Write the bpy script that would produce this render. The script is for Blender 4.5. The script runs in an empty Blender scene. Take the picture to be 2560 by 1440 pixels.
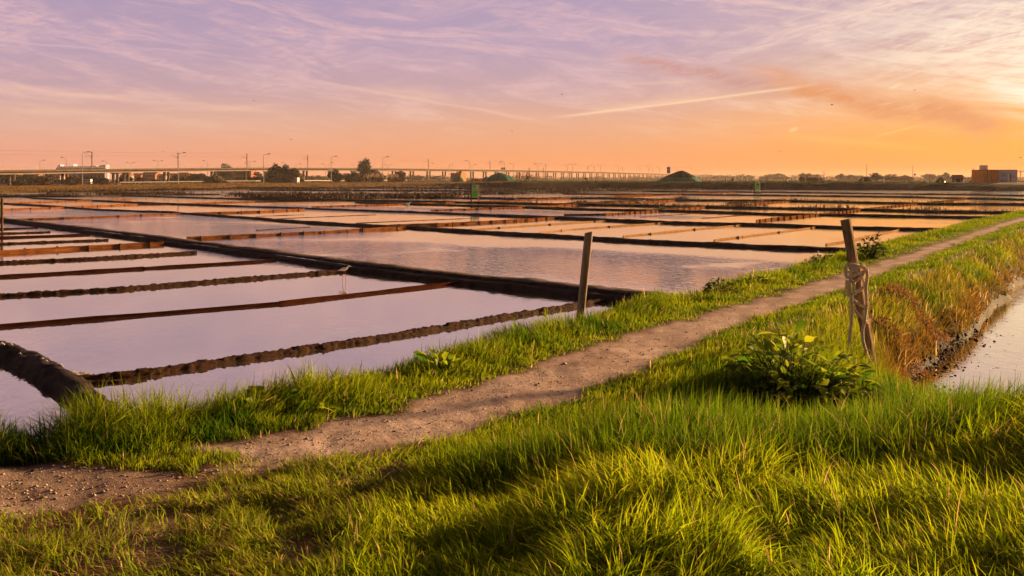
import bpy, bmesh, math, random
import numpy as np
from mathutils import Vector, Matrix
random.seed(7); RNG = np.random.default_rng(11)
sc = bpy.context.scene
COL = sc.collection
R = math.radians

# ------------------------------------------------------------------ camera
HC = 2.4            # eye height above the water of the pans
F = 2650.0          # focal length in photograph pixels (2560 wide)
HZ = 447.0          # row of the horizon in the photograph
cam = bpy.data.cameras.new("camera"); cam_o = bpy.data.objects.new("camera", cam); COL.objects.link(cam_o)
cam_o.location = (0, 0, HC); cam_o.rotation_euler = (R(90), 0, 0)
cam.sensor_width = 36; cam.lens = 36 * F / 2560; cam.shift_y = -(720 - HZ) / 2560
cam.clip_start = 0.1; cam.clip_end = 12000
sc.camera = cam_o
sc.view_settings.view_transform = 'Standard'; sc.view_settings.look = 'None'
sc.view_settings.gamma = 1; sc.view_settings.use_curve_mapping = False
sc.view_settings.exposure = 1.7
sc.cycles.use_denoising = True
sc.cycles.max_bounces = 6; sc.cycles.transparent_max_bounces = 8
sc.cycles.volume_bounces = 0
sc.cycles.sample_clamp_indirect = 4

def W(px, py, z=0.0):
    """world point at height z seen at a pixel of the 2560x1440 photograph"""
    y = (HC - z) * F / (py - HZ)
    return Vector(((px - 1280) / F * y, y, z))
def AT(px, d, py=None, z=None):
    """world point at distance d straight ahead, at column px"""
    zz = z if z is not None else HC + (HZ - py) / F * d
    return Vector(((px - 1280) / F * d, d, zz))
def lin(c):
    return tuple(((v / 255) / 12.92 if v / 255 <= 0.04045 else ((v / 255 + 0.055) / 1.055) ** 2.4) for v in c)

# ------------------------------------------------------------------ node helper
class S:
    tree = None
    def __init__(s, sock): s.s = sock
    @staticmethod
    def m(op, *a, clamp=False):
        n = S.tree.nodes.new('ShaderNodeMath'); n.operation = op; n.use_clamp = clamp
        for i, v in enumerate(a):
            if isinstance(v, S): S.tree.links.new(v.s, n.inputs[i])
            else: n.inputs[i].default_value = float(v)
        return S(n.outputs[0])
    def __add__(a, b): return S.m('ADD', a, b)
    __radd__ = __add__
    def __sub__(a, b): return S.m('SUBTRACT', a, b)
    def __rsub__(a, b): return S.m('SUBTRACT', b, a)
    def __mul__(a, b): return S.m('MULTIPLY', a, b)
    __rmul__ = __mul__
    def __truediv__(a, b): return S.m('DIVIDE', a, b)
    def __pow__(a, b): return S.m('POWER', a, b)
def node(t, **kw):
    n = S.tree.nodes.new(t)
    for k, v in kw.items(): setattr(n, k, v)
    return n
def link(a, b): S.tree.links.new(a.s if isinstance(a, S) else a, b)
def sstep(x, a, b, lo=0.0, hi=1.0):
    n = node('ShaderNodeMapRange', interpolation_type='SMOOTHSTEP'); link(x, n.inputs[0])
    for i, v in enumerate((a, b, lo, hi)): n.inputs[i + 1].default_value = v
    return S(n.outputs[0])
def vec(x, y, z=0.0):
    n = node('ShaderNodeCombineXYZ')
    for i, v in enumerate((x, y, z)):
        if isinstance(v, S): link(v, n.inputs[i])
        else: n.inputs[i].default_value = v
    return S(n.outputs[0])
def noise(v, scale=1.0, detail=4, rough=0.55, dist=0.0, col=False):
    n = node('ShaderNodeTexNoise')
    if v is not None: link(v, n.inputs['Vector'])
    n.inputs['Scale'].default_value = scale; n.inputs['Detail'].default_value = detail
    n.inputs['Roughness'].default_value = rough; n.inputs['Distortion'].default_value = dist
    return S(n.outputs[1 if col else 0])
def mix(f, a, b):
    n = node('ShaderNodeMix', data_type='RGBA')
    if isinstance(f, S): link(f, n.inputs[0])
    else: n.inputs[0].default_value = f
    for i, v in ((6, a), (7, b)):
        if isinstance(v, S): link(v, n.inputs[i])
        else: n.inputs[i].default_value = (*v, 1)
    return S(n.outputs[2])
def ramp(f, stops):
    n = node('ShaderNodeValToRGB'); link(f, n.inputs[0]); e = n.color_ramp.elements
    while len(e) < len(stops): e.new(0.5)
    for el, (p, c) in zip(e, stops): el.position = p; el.color = (*c, 1)
    return S(n.outputs[0])

# ------------------------------------------------------------------ sky and sun
SUN_AZ, SUN_EL = 54.0, 12.5
w = bpy.data.worlds.new("World"); sc.world = w; w.use_nodes = True
S.tree = w.node_tree; w.node_tree.nodes.clear()
tc = node('ShaderNodeTexCoord'); sep = node('ShaderNodeSeparateXYZ'); link(tc.outputs['Generated'], sep.inputs[0])
dx, dy, dz = (S(sep.outputs[i]) for i in range(3))
az = S.m('ARCTAN2', dx, dy) * 57.2958
el = S.m('MAXIMUM', S.m('ARCSINE', dz) * 57.2958, 0.0)
K = 0.308                                      # the picture is exposed one stop up
def c(*rgb): return tuple(v * K for v in lin(rgb))
e01 = el / 30.0
left = ramp(e01, [(0.0, c(226, 147, 120)), (0.05, c(228, 158, 131)), (0.10, c(217, 166, 150)), (0.16, c(190, 154, 164)),
                  (0.24, c(175, 149, 174)), (0.34, c(169, 146, 176)), (0.62, c(104, 92, 118)), (1.0, c(44, 42, 64))])
midl = ramp(e01, [(0.0, c(240, 142, 88)), (0.05, c(234, 155, 108)), (0.10, c(224, 162, 132)), (0.16, c(196, 156, 160)),
                  (0.24, c(178, 151, 175)), (0.34, c(172, 148, 177)), (0.62, c(104, 92, 118)), (1.0, c(44, 42, 64))])
right = ramp(e01, [(0.0, c(248, 144, 72)), (0.05, c(252, 158, 50)), (0.10, c(248, 164, 70)), (0.16, c(236, 168, 112)),
                   (0.24, c(206, 162, 156)), (0.34, c(188, 154, 168)), (0.62, c(104, 92, 118)), (1.0, c(44, 42, 64))])
base = mix(sstep(az, -26, 4), left, midl)
base = mix(sstep(az, 2, 27), base, right)
# cirrus, as streaks in azimuth / elevation
def rot(a, b, deg): return a * math.cos(R(deg)) + b * math.sin(R(deg)), b * math.cos(R(deg)) - a * math.sin(R(deg))
u1, v1 = rot(az, el, -7); n1 = noise(vec(u1 * 0.13, v1 * 0.95, 0.3), 1.0, 9, 0.62, 0.9)
u2, v2 = rot(az, el, 13); n2 = noise(vec(u2 * 0.12, v2 * 0.62, 4.1), 1.0, 9, 0.62, 1.1)
u3, v3 = rot(az, el, -16); n3 = noise(vec(u3 * 0.10, v3 * 0.42, 9.7), 1.0, 8, 0.58, 0.8)
fib = noise(vec(u1 * 0.35, v1 * 5.0, 2.0), 1.0, 6, 0.6, 0.4)
fibr = noise(vec(u2 * 0.30, v2 * 3.6, 7.0), 1.0, 6, 0.6, 0.6)
hi = sstep(el, 1.3, 4.0)
fin = noise(vec(u1 * 0.9, v1 * 7.0, 12.0), 1.0, 8, 0.7, 0.7); finr = noise(vec(u2 * 0.8, v2 * 4.2, 15.0), 1.0, 8, 0.7, 0.9)
cl1 = sstep(n1, 0.42, 0.70) * hi * (0.15 + 0.75 * fib + 0.9 * sstep(fin, 0.38, 0.66))
cl2 = sstep(n2, 0.44, 0.72) * sstep(el, 2.2, 6.0) * sstep(az, -12, 6) * (0.1 + 0.8 * fibr + 0.9 * sstep(finr, 0.38, 0.64))
cl3 = sstep(n3, 0.46, 0.70) * sstep(el, 2.5, 6.0) * (0.25 + 0.95 * sstep(fin * 0.5 + finr * 0.5, 0.40, 0.60))
cc = mix(sstep(el, 1.0, 6.5), c(238, 184, 146), c(214, 172, 180))
cr = mix(sstep(el, 1.0, 7.0), c(254, 188, 100), c(234, 196, 178))
ccol = mix(sstep(az, 2, 24), cc, cr)
cov = S.m('MINIMUM', S.m('MAXIMUM', S.m('MAXIMUM', cl1, cl3), cl2), 0.95)
sky = mix(cov, base, ccol)
def px2ae(px, py):
    a = math.atan2(px - 1280, F); e = math.atan2(HZ - py, math.hypot(F, px - 1280)); return math.degrees(a), math.degrees(e)
def streak(p0, p1, wd, soft=0.25, wob=0.0):
    (a0, e0), (a1, e1) = px2ae(*p0), px2ae(*p1)
    L = math.hypot(a1 - a0, e1 - e0); ux, uy = (a1 - a0) / L, (e1 - e0) / L
    t = ((az - a0) * ux + (el - e0) * uy) / L
    d = (el - e0) * ux - (az - a0) * uy
    if wob: d = d + (noise(vec(az * 0.35, el * 0.6, p0[0] * 0.1), 1.0, 3) - 0.5) * wob
    g = S.m('POWER', 2.718, (d / wd) * (d / wd) * -1.0)
    return g * sstep(t, 0.0, soft) * sstep(t, 1.0, 1.0 - soft)
# cloud bank lit by the sun, and the band of cloud in shade in front of it
gl = S.m('POWER', 2.718, -1.0 * (((az - 27.0) / 9.0) * ((az - 27.0) / 9.0) + ((el - 7.0) / 2.8) * ((el - 7.0) / 2.8)))
tex = noise(vec(u2 * 0.16, v2 * 0.9, 1.7), 1.0, 9, 0.62, 1.3)
ton = noise(vec(u1 * 0.22, v1 * 2.4, 5.7), 1.0, 8, 0.6, 0.8)
sky = mix(S.m('MULTIPLY', gl, sstep(tex * 0.45 + ton * 0.3 + finr * 0.25, 0.38, 0.58), clamp=True) * 0.95, sky, c(254, 234, 206))
core = S.m('POWER', 2.718, -1.0 * (((az - 26.8) / 2.6) * ((az - 26.8) / 2.6) + ((el - 4.4) / 1.1) * ((el - 4.4) / 1.1)))
sky = mix(S.m('MULTIPLY', core, sstep(ton, 0.30, 0.60), clamp=True) * 0.9, sky, c(255, 248, 225))
band = S.m('MAXIMUM', streak((1820, 170), (2420, 320), 0.55, 0.35, 1.5), streak((2230, 250), (2560, 330), 0.75, 0.3, 1.4))
band2 = streak((1500, 130), (2000, 235), 0.35, 0.3, 0.9)
sky = mix(S.m('MULTIPLY', band * 1.2, sstep(tex * 0.5 + finr * 0.5, 0.25, 0.60), clamp=True), sky, c(222, 142, 92)); sky = mix(S.m('MULTIPLY', band2 * 1.2, sstep(finr, 0.3, 0.6), clamp=True), sky, c(200, 144, 138))
def trail(p0, p1, wd, k, col, soft=0.25, wob=0.0):
    global sky
    sky = mix(streak(p0, p1, wd, soft, wob) * k, sky, col)
trail((1340, 299), (2080, 206), 0.07, 0.62, c(255, 214, 170), 0.2, 0.08)
trail((1440, 283), (1800, 238), 0.17, 0.35, c(250, 205, 165), 0.3, 0.2)
trail((700, 188), (1445, 316), 0.09, 0.42, c(244, 196, 165), 0.3, 0.5)
trail((880, 210), (1180, 258), 0.25, 0.35, c(240, 192, 165), 0.35, 0.8)
trail((-200, 78), (400, 138), 0.06, 0.4, c(226, 184, 190), 0.3, 0.4)
trail((-250, 195), (860, 290), 0.14, 0.4, c(238, 190, 168), 0.3, 0.6)
trail((-100, 262), (420, 296), 0.16, 0.42, c(240, 190, 160), 0.4, 0.5)
trail((300, 275), (800, 262), 0.13, 0.35, c(240, 192, 164), 0.4, 0.7)
trail((1480, 215), (1800, 200), 0.07, 0.45, c(236, 190, 170), 0.4, 0.3)
trail((1968, 330), (2000, 318), 0.09, 0.75, c(255, 212, 140), 0.45)
trail((2215, 225), (2265, 204), 0.09, 0.55, c(255, 225, 180), 0.45)
trail((2150, 352), (2330, 305), 0.05, 0.4, c(255, 205, 120), 0.4)
trail((1880, 330), (2400, 380), 0.16, 0.35, c(255, 190, 90), 0.4, 0.2)
ns = node('ShaderNodeTexSky', sky_type='NISHITA', sun_disc=False); ns.sun_elevation = R(SUN_EL); ns.sun_rotation = R(SUN_AZ)
bk = sstep(S.m('ABSOLUTE', az), 50, 130, 1.0, 0.22)
sky = mix(bk, (0, 0, 0), sky)
nb = node('ShaderNodeBackground'); link(ns.outputs[0], nb.inputs[0]); nb.inputs[1].default_value = 0.003
bg = node('ShaderNodeBackground'); link(sky, bg.inputs[0]); bg.inputs[1].default_value = 1.0
ad = node('ShaderNodeAddShader'); link(nb.outputs[0], ad.inputs[0]); link(bg.outputs[0], ad.inputs[1])
wo = node('ShaderNodeOutputWorld'); link(ad.outputs[0], wo.inputs[0])

sl = bpy.data.lights.new("sun", 'SUN'); sl.energy = 5.0; sl.angle = R(3.0); sl.color = (1.0, 0.62, 0.29)
so = bpy.data.objects.new("sun", sl); COL.objects.link(so)
sd = Vector((math.sin(R(SUN_AZ)) * math.cos(R(SUN_EL)), math.cos(R(SUN_AZ)) * math.cos(R(SUN_EL)), math.sin(R(SUN_EL))))
so.rotation_euler = sd.to_track_quat('Z', 'Y').to_euler(); so.location = (60, 30, 40)

# ------------------------------------------------------------------ materials
def mat(name, build):
    m = bpy.data.materials.new(name); m.use_nodes = True
    t = m.node_tree; t.nodes.clear(); S.tree = t
    out = node('ShaderNodeOutputMaterial'); r = build(out)
    if r is not None: link(r, out.inputs[0])
    return m
def bsdf(col, rough=0.8, spec=0.3, bump=None, bstr=0.3, bdist=0.02, metal=0.0, ior=None):
    n = node('ShaderNodeBsdfPrincipled')
    if isinstance(col, S): link(col, n.inputs['Base Color'])
    else: n.inputs['Base Color'].default_value = (*col, 1)
    if isinstance(rough, S): link(rough, n.inputs['Roughness'])
    else: n.inputs['Roughness'].default_value = rough
    n.inputs['Specular IOR Level'].default_value = spec; n.inputs['Metallic'].default_value = metal
    if ior: n.inputs['IOR'].default_value = ior
    if bump is not None:
        b = node('ShaderNodeBump'); link(bump, b.inputs['Height'])
        if isinstance(bstr, S): link(bstr, b.inputs['Strength'])
        else: b.inputs['Strength'].default_value = bstr
        b.inputs['Distance'].default_value = bdist; link(b.outputs[0], n.inputs['Normal'])
    return S(n.outputs[0])
def objco():
    return S(node('ShaderNodeTexCoord').outputs['Object'])
def poscoord():
    return S(node('ShaderNodeNewGeometry').outputs['Position'])
def plain(name, col, rough=0.7, var=0.25, scale=3.0, spec=0.3, bump=0.15, bdist=0.02, metal=0.0):
    def f(out):
        n = noise(objco(), scale, 5, 0.6)
        k = sstep(n, 0.25, 0.75)
        a = tuple(v * (1 - var) for v in col); b = tuple(min(1, v * (1 + var)) for v in col)
        return bsdf(mix(k, a, b), rough, spec * 0.2 if rough > 0.45 else spec, n, bump, bdist, metal)
    return mat(name, f)
def attr_leaf(name, transl=0.5, rough=0.55, spec=0.25):
    def f(out):
        a = node('ShaderNodeVertexColor', layer_name='col'); cs = S(a.outputs[0])
        p = bsdf(cs, rough, spec)
        t = node('ShaderNodeBsdfTranslucent'); link(cs, t.inputs[0])
        mx = node('ShaderNodeMixShader'); mx.inputs[0].default_value = transl
        link(p, mx.inputs[1]); link(t.outputs[0], mx.inputs[2]); return S(mx.outputs[0])
    return mat(name, f)
M = {}
M['grass'] = attr_leaf('grass_blades', 0.62, 0.7, 0.03)
M['leaf'] = attr_leaf('broad_leaves', 0.5, 0.5, 0.10)
M['crown'] = attr_leaf('tree_leaves', 0.25, 0.7, 0.2)

def f_ground(out):
    a = node('ShaderNodeVertexColor', layer_name='zone'); sp = node('ShaderNodeSeparateColor'); link(a.outputs[0], sp.inputs[0])
    pth, mud, dry = (S(sp.outputs[i]) for i in range(3))
    P = poscoord()
    n = noise(P, 2.2, 8, 0.65); nf = noise(P, 26, 6, 0.7); nv = noise(P, 90, 3, 0.6)
    vor = node('ShaderNodeTexVoronoi'); link(P, vor.inputs['Vector']); vor.inputs['Scale'].default_value = 38
    peb = sstep(S(vor.outputs['Distance']), 0.30, 0.12)
    sand = mix(sstep(n, 0.30, 0.70), (0.27, 0.185, 0.15), (0.43, 0.325, 0.275))
    sand = mix(sstep(noise(P, 5.5, 6, 0.7), 0.54, 0.68) * 0.4, sand, (0.17, 0.105, 0.075)); sand = mix(sstep(nf, 0.50, 0.70) * 0.75, sand, (0.15, 0.10, 0.072))
    sand = mix(peb * sstep(nv, 0.5, 0.62) * 0.7, sand, (0.50, 0.42, 0.36))
    soil = mix(sstep(nf, 0.3, 0.7), (0.035, 0.021, 0.013), (0.14, 0.068, 0.034))
    soil = mix(peb * sstep(nv, 0.55, 0.65) * 0.5, soil, (0.36, 0.28, 0.22))
    mudc = mix(sstep(nf, 0.3, 0.7), (0.013, 0.009, 0.007), (0.034, 0.022, 0.016))
    d1 = noise(P, 0.06, 8, 0.65)
    dryc = mix(sstep(d1, 0.35, 0.65), (0.10, 0.055, 0.022), (0.16, 0.10, 0.045))
    dryc = mix(sstep(noise(P, 0.15, 5, 0.6), 0.5, 0.65), dryc, (0.05, 0.055, 0.018))
    col = mix(pth, soil, sand); col = mix(mud, col, mudc); col = mix(dry, col, dryc)
    rg = S.m('SUBTRACT', 0.95, mud * 0.2)
    return bsdf(col, rg, 0.03, n * 0.5 + nf * 0.5 + nv * 0.18 + peb * 0.15, 0.75, 0.03)
M['ground'] = mat('ground_soil', f_ground)

def f_water(out):
    P = poscoord(); sp = node('ShaderNodeSeparateXYZ'); link(P, sp.inputs[0]); x, y = S(sp.outputs[0]), S(sp.outputs[1])
    # wind patches: some pans ruffled, others still
    def patch(cx, cy, la, wa, deg=-41):
        a, b = (x - cx) * math.cos(R(deg)) + (y - cy) * math.sin(R(deg)), (y - cy) * math.cos(R(deg)) - (x - cx) * math.sin(R(deg))
        return sstep((a / la) * (a / la) + (b / wa) * (b / wa), 1.5, 0.25)
    wn = noise(P, 0.22, 4, 0.6)
    big = S.m('MAXIMUM', patch(-0.5, 31.5, 13.5, 5.0), patch(-17, 52, 13, 5.5))
    big = S.m('MAXIMUM', big, patch(-7, 80, 22, 6)); big = S.m('MAXIMUM', big, patch(-30, 72, 18, 6))
    far = sstep(y, 90, 190) * 0.22
    amp = S.m('MINIMUM', big * sstep(wn, 0.30, 0.52) + far + sstep(wn, 0.48, 0.75) * 0.06 + 0.025, 1.0)
    u, v = x * 0.93 + y * 0.37, y * 0.93 - x * 0.37
    r1 = noise(vec(u * 6.5, v * 2.6, 0), 1.0, 3, 0.55, 0.8); r2 = noise(vec(u * 2.6, v * 1.2, 3.0), 1.0, 2, 0.5, 0.3)
    h = r1 + r2 * 0.5
    bott = mix(sstep(noise(P, 0.8, 5, 0.6), 0.3, 0.7), (0.05, 0.04, 0.036), (0.11, 0.09, 0.08))
    b = node('ShaderNodeBump'); link(h, b.inputs['Height']); link(amp, b.inputs['Strength']); b.inputs['Distance'].default_value = 0.085
    p = node('ShaderNodeBsdfPrincipled'); link(bott, p.inputs['Base Color']); p.inputs['Roughness'].default_value = 0.05; p.inputs['IOR'].default_value = 1.33; link(b.outputs[0], p.inputs['Normal'])
    g = node('ShaderNodeBsdfGlossy'); g.inputs['Color'].default_value = (0.98, 0.91, 0.73, 1); g.inputs['Roughness'].default_value = 0.04; link(b.outputs[0], g.inputs['Normal'])
    mx = node('ShaderNodeMixShader'); mx.inputs[0].default_value = 0.72; link(p.outputs[0], mx.inputs[1]); link(g.outputs[0], mx.inputs[2]); return S(mx.outputs[0])
M['water'] = mat('pan_water', f_water)

def f_mud(out):
    P = poscoord(); n = noise(P, 5, 8, 0.7); nf = noise(P, 40, 5, 0.7)
    top = node('ShaderNodeNewGeometry'); sp = node('ShaderNodeSeparateXYZ'); link(top.outputs['Normal'], sp.inputs[0])
    col = mix(sstep(n, 0.3, 0.7), (0.020, 0.013, 0.011), (0.045, 0.030, 0.025))
    col = mix(sstep(noise(P, 1.1, 5, 0.6), 0.5, 0.7) * 0.5, col, (0.085, 0.06, 0.05))
    return bsdf(col, sstep(nf, 0.3, 0.7, 0.6, 0.95), 0.08, n * 1.0 + nf * 0.4, 1.0, 0.05)
M['mud'] = mat('bund_mud', f_mud)
def f_drymud(out):
    P = poscoord(); n = noise(P, 5, 8, 0.7); nf = noise(P, 40, 5, 0.7); sp = node('ShaderNodeSeparateXYZ'); link(P, sp.inputs[0])
    col = mix(sstep(n, 0.3, 0.7), (0.018, 0.012, 0.010), (0.045, 0.030, 0.025))
    dry = mix(sstep(nf, 0.3, 0.7), (0.085, 0.058, 0.048), (0.16, 0.115, 0.095))      # salt-dried crust on the flat top
    k = sstep(S(sp.outputs[2]) + (n - 0.5) * 0.05, 0.150, 0.180)
    return bsdf(mix(k, col, dry), 0.9, 0.06, n + nf * 0.4, 0.9, 0.04)
M['drymud'] = mat('dry_topped_mud', f_drymud)
def f_crust(out):
    P = poscoord(); n = noise(P, 9, 8, 0.7); nf = noise(P, 60, 4, 0.7)
    col = mix(sstep(n, 0.3, 0.7), (0.014, 0.007, 0.005), (0.060, 0.026, 0.013))
    return bsdf(col, 0.85, 0.04, n + nf * 0.4, 0.9, 0.03)
M['clod'] = mat('clod_mud', f_crust)
def wood(name, a, b, stretch=(14, 14, 1.2), rough=0.85, knots=0.35):
    def f(out):
        mp = node('ShaderNodeMapping'); link(objco(), mp.inputs[0]); mp.inputs['Scale'].default_value = stretch
        g = noise(S(mp.outputs[0]), 2.0, 8, 0.65, 0.8); d = noise(objco(), 1.6, 5, 0.6)
        col = mix(sstep(g, 0.3, 0.7), a, b); col = mix(sstep(d, 0.52, 0.72) * knots, col, tuple(v * 0.4 for v in a))
        return bsdf(col, rough, 0.0, g, 0.5, 0.01)
    return mat(name, f)
M['plank'] = wood('plank_wood', (0.060, 0.022, 0.009), (0.22, 0.085, 0.028), (0.8, 0.8, 8), 0.9)
M['oldplank'] = wood('rusty_plank', (0.022, 0.006, 0.003), (0.060, 0.017, 0.007), (0.8, 0.8, 8))
M['rod'] = wood('divider_wood', (0.20, 0.115, 0.055), (0.34, 0.20, 0.10), (0.8, 0.8, 8))
M['stake'] = wood('stake_wood', (0.05, 0.027, 0.016), (0.14, 0.07, 0.035))
M['postwood'] = wood('weathered_post_wood', (0.14, 0.10, 0.07), (0.36, 0.265, 0.18), (30, 30, 1.6))
M['postgrey'] = wood('round_post_wood', (0.19, 0.14, 0.10), (0.46, 0.35, 0.25), (34, 34, 1.5))
M['rope'] = plain('hemp_rope', (0.76, 0.60, 0.44), 0.95, 0.35, 60, 0.1, 0.5, 0.004)
M['concrete'] = plain('viaduct_concrete', (0.20, 0.155, 0.135), 0.9, 0.18, 0.3, 0.2, 0.1)
M['concrete_dark'] = plain('stained_concrete', (0.105, 0.07, 0.05), 0.9, 0.25, 0.5, 0.2, 0.1)
M['pier'] = plain('pier_concrete', (0.115, 0.085, 0.072), 0.9, 0.18, 0.3, 0.1, 0.1)
M['panelblue'] = plain('pale_blue_panel', (0.42, 0.46, 0.72), 0.45, 0.1, 0.6, 0.3, 0.02)
M['steel'] = plain('galvanised_steel', (0.34, 0.30, 0.28), 0.5, 0.12, 1.0, 0.5, 0.02)
M['darksteel'] = plain('weathered_steel', (0.12, 0.085, 0.07), 0.6, 0.2, 1.0, 0.4, 0.02)
M['lampgrey'] = plain('lamp_head_grey', (0.10, 0.09, 0.085), 0.5, 0.1, 1.0, 0.4, 0.02)
M['white'] = plain('white_paint', (0.72, 0.68, 0.66), 0.5, 0.08, 0.6, 0.4, 0.02)
M['offwhite'] = plain('offwhite_wall', (0.19, 0.17, 0.18), 0.8, 0.1, 0.3, 0.2, 0.03)
M['cream'] = plain('cream_render', (0.26, 0.20, 0.165), 0.85, 0.12, 0.2, 0.2, 0.03)
M['bluegrey'] = plain('blue_grey_cladding', (0.28, 0.32, 0.52), 0.4, 0.15, 0.3, 0.4, 0.03)
M['brick'] = plain('red_brick', (0.30, 0.105, 0.065), 0.9, 0.2, 0.5, 0.2, 0.05)
M['tile'] = plain('roof_tiles', (0.22, 0.085, 0.05), 0.9, 0.2, 0.5, 0.2, 0.05)
M['glass'] = plain('window_glass', (0.03, 0.035, 0.05), 0.12, 0.1, 1.0, 0.6, 0.0)
M['rubber'] = plain('tyre_rubber', (0.02, 0.02, 0.02), 0.85, 0.1, 4.0, 0.2, 0.02)
M['orange'] = plain('orange_cladding', (0.42, 0.20, 0.06), 0.7, 0.15, 0.8, 0.3, 0.04)
M['rustwood'] = plain('rust_wood_cladding', (0.62, 0.23, 0.035), 0.75, 0.2, 1.2, 0.3, 0.05)
M['tarp'] = plain('green_tarp', (0.016, 0.125, 0.082), 0.55, 0.35, 0.9, 0.4, 0.4, 0.15)
M['tarpdark'] = plain('dark_tarp', (0.010, 0.022, 0.020), 0.7, 0.35, 0.8, 0.15, 0.4, 0.15)
M['heap'] = plain('dark_heap', (0.085, 0.06, 0.055), 0.9, 0.3, 0.8, 0.2, 0.4, 0.1)
M['signgreen'] = plain('sign_green', (0.10, 0.60, 0.06), 0.5, 0.12, 4.0, 0.3, 0.0)
M['signblue'] = plain('sign_blue', (0.10, 0.24, 0.80), 0.5, 0.12, 1.0, 0.3, 0.0)
M['black'] = plain('black_print', (0.02, 0.02, 0.025), 0.6, 0.1, 2.0, 0.3, 0.0)
M['palepost'] = plain('pale_fence_wood', (0.58, 0.42, 0.27), 0.9, 0.2, 3.0, 0.2, 0.1)
M['asphalt'] = plain('asphalt', (0.085, 0.07, 0.062), 0.9, 0.2, 1.0, 0.2, 0.1)
M['sandpale'] = plain('pale_hardstand', (0.36, 0.27, 0.20), 0.95, 0.2, 0.6, 0.2, 0.2)
M['stone'] = plain('pale_stones', (0.34, 0.27, 0.22), 0.9, 0.35, 8.0, 0.2, 0.2)
M['darkstone'] = plain('wet_mud_clods', (0.045, 0.03, 0.022), 0.8, 0.4, 8.0, 0.25, 0.3)
M['algae'] = plain('floating_algae', (0.13, 0.08, 0.05), 0.8, 0.4, 8.0, 0.2, 0.2)
M['salt'] = plain('salt_crust', (0.62, 0.55, 0.50), 0.8, 0.15, 20.0, 0.3, 0.2)
M['bark'] = plain('bark', (0.055, 0.038, 0.028), 0.95, 0.3, 6.0, 0.2, 0.4)
M['feather'] = plain('white_feathers', (0.75, 0.70, 0.67), 0.8, 0.08, 12.0, 0.2, 0.1)
M['darkfeather'] = plain('dark_feathers', (0.03, 0.027, 0.027), 0.8, 0.2, 12.0, 0.2, 0.1)
M['birdleg'] = plain('red_bird_leg', (0.30, 0.06, 0.04), 0.6, 0.1, 12.0, 0.3, 0.0)
def f_glow(out):
    e = node('ShaderNodeEmission'); e.inputs[0].default_value = (1.0, 0.55, 0.18, 1); e.inputs[1].default_value = 3.0; return S(e.outputs[0])
M['glow'] = mat('lamp_glow', f_glow)

# ------------------------------------------------------------------ mesh helpers
def mesh_np(name, V, quads=None, tris=None, smooth=False):
    me = bpy.data.meshes.new(name); V = np.asarray(V, dtype=np.float32)
    me.vertices.add(len(V)); me.vertices.foreach_set('co', V.ravel())
    idx, st, n = [], [], 0
    for A in (quads, tris):
        if A is None or len(A) == 0: continue
        A = np.asarray(A, dtype=np.int32); k = A.shape[1]
        idx.append(A.ravel()); st.append(n + np.arange(len(A), dtype=np.int32) * k); n += A.size
    idx = np.concatenate(idx); st = np.concatenate(st)
    me.loops.add(len(idx)); me.loops.foreach_set('vertex_index', idx)
    me.polygons.add(len(st)); me.polygons.foreach_set('loop_start', st)
    if smooth: me.polygons.foreach_set('use_smooth', np.ones(len(st), dtype=bool))
    me.update(calc_edges=True); me.validate(); return me
def link_obj(name, me, m, parent=None, loc=None):
    o = bpy.data.objects.new(name, me); COL.objects.link(o)
    if m is not None and me is not None:
        if not me.materials: me.materials.append(m)
    if parent: o.parent = parent
    if loc is not None: o.location = loc
    return o
def set_cols(me, cols, layer='col'):
    at = me.color_attributes.new(layer, 'FLOAT_COLOR', 'POINT')
    C4 = np.ones((len(me.vertices), 4), dtype=np.float32); C4[:, :3] = cols
    at.data.foreach_set('color', C4.ravel())
def tag(o, label=None, cat=None, group=None, kind=None):
    if label: o['label'] = label
    if cat: o['category'] = cat
    if group: o['group'] = group
    if kind: o['kind'] = kind
    return o
def thing(name, loc, label, cat, group=None, rz=0.0):
    o = bpy.data.objects.new(name, None); COL.objects.link(o); o.location = loc; o.rotation_euler.z = rz
    o.empty_display_size = 0.2
    return tag(o, label, cat, group)
def children(o): return [c_ for c_ in bpy.data.objects if c_.parent == o]
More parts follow.
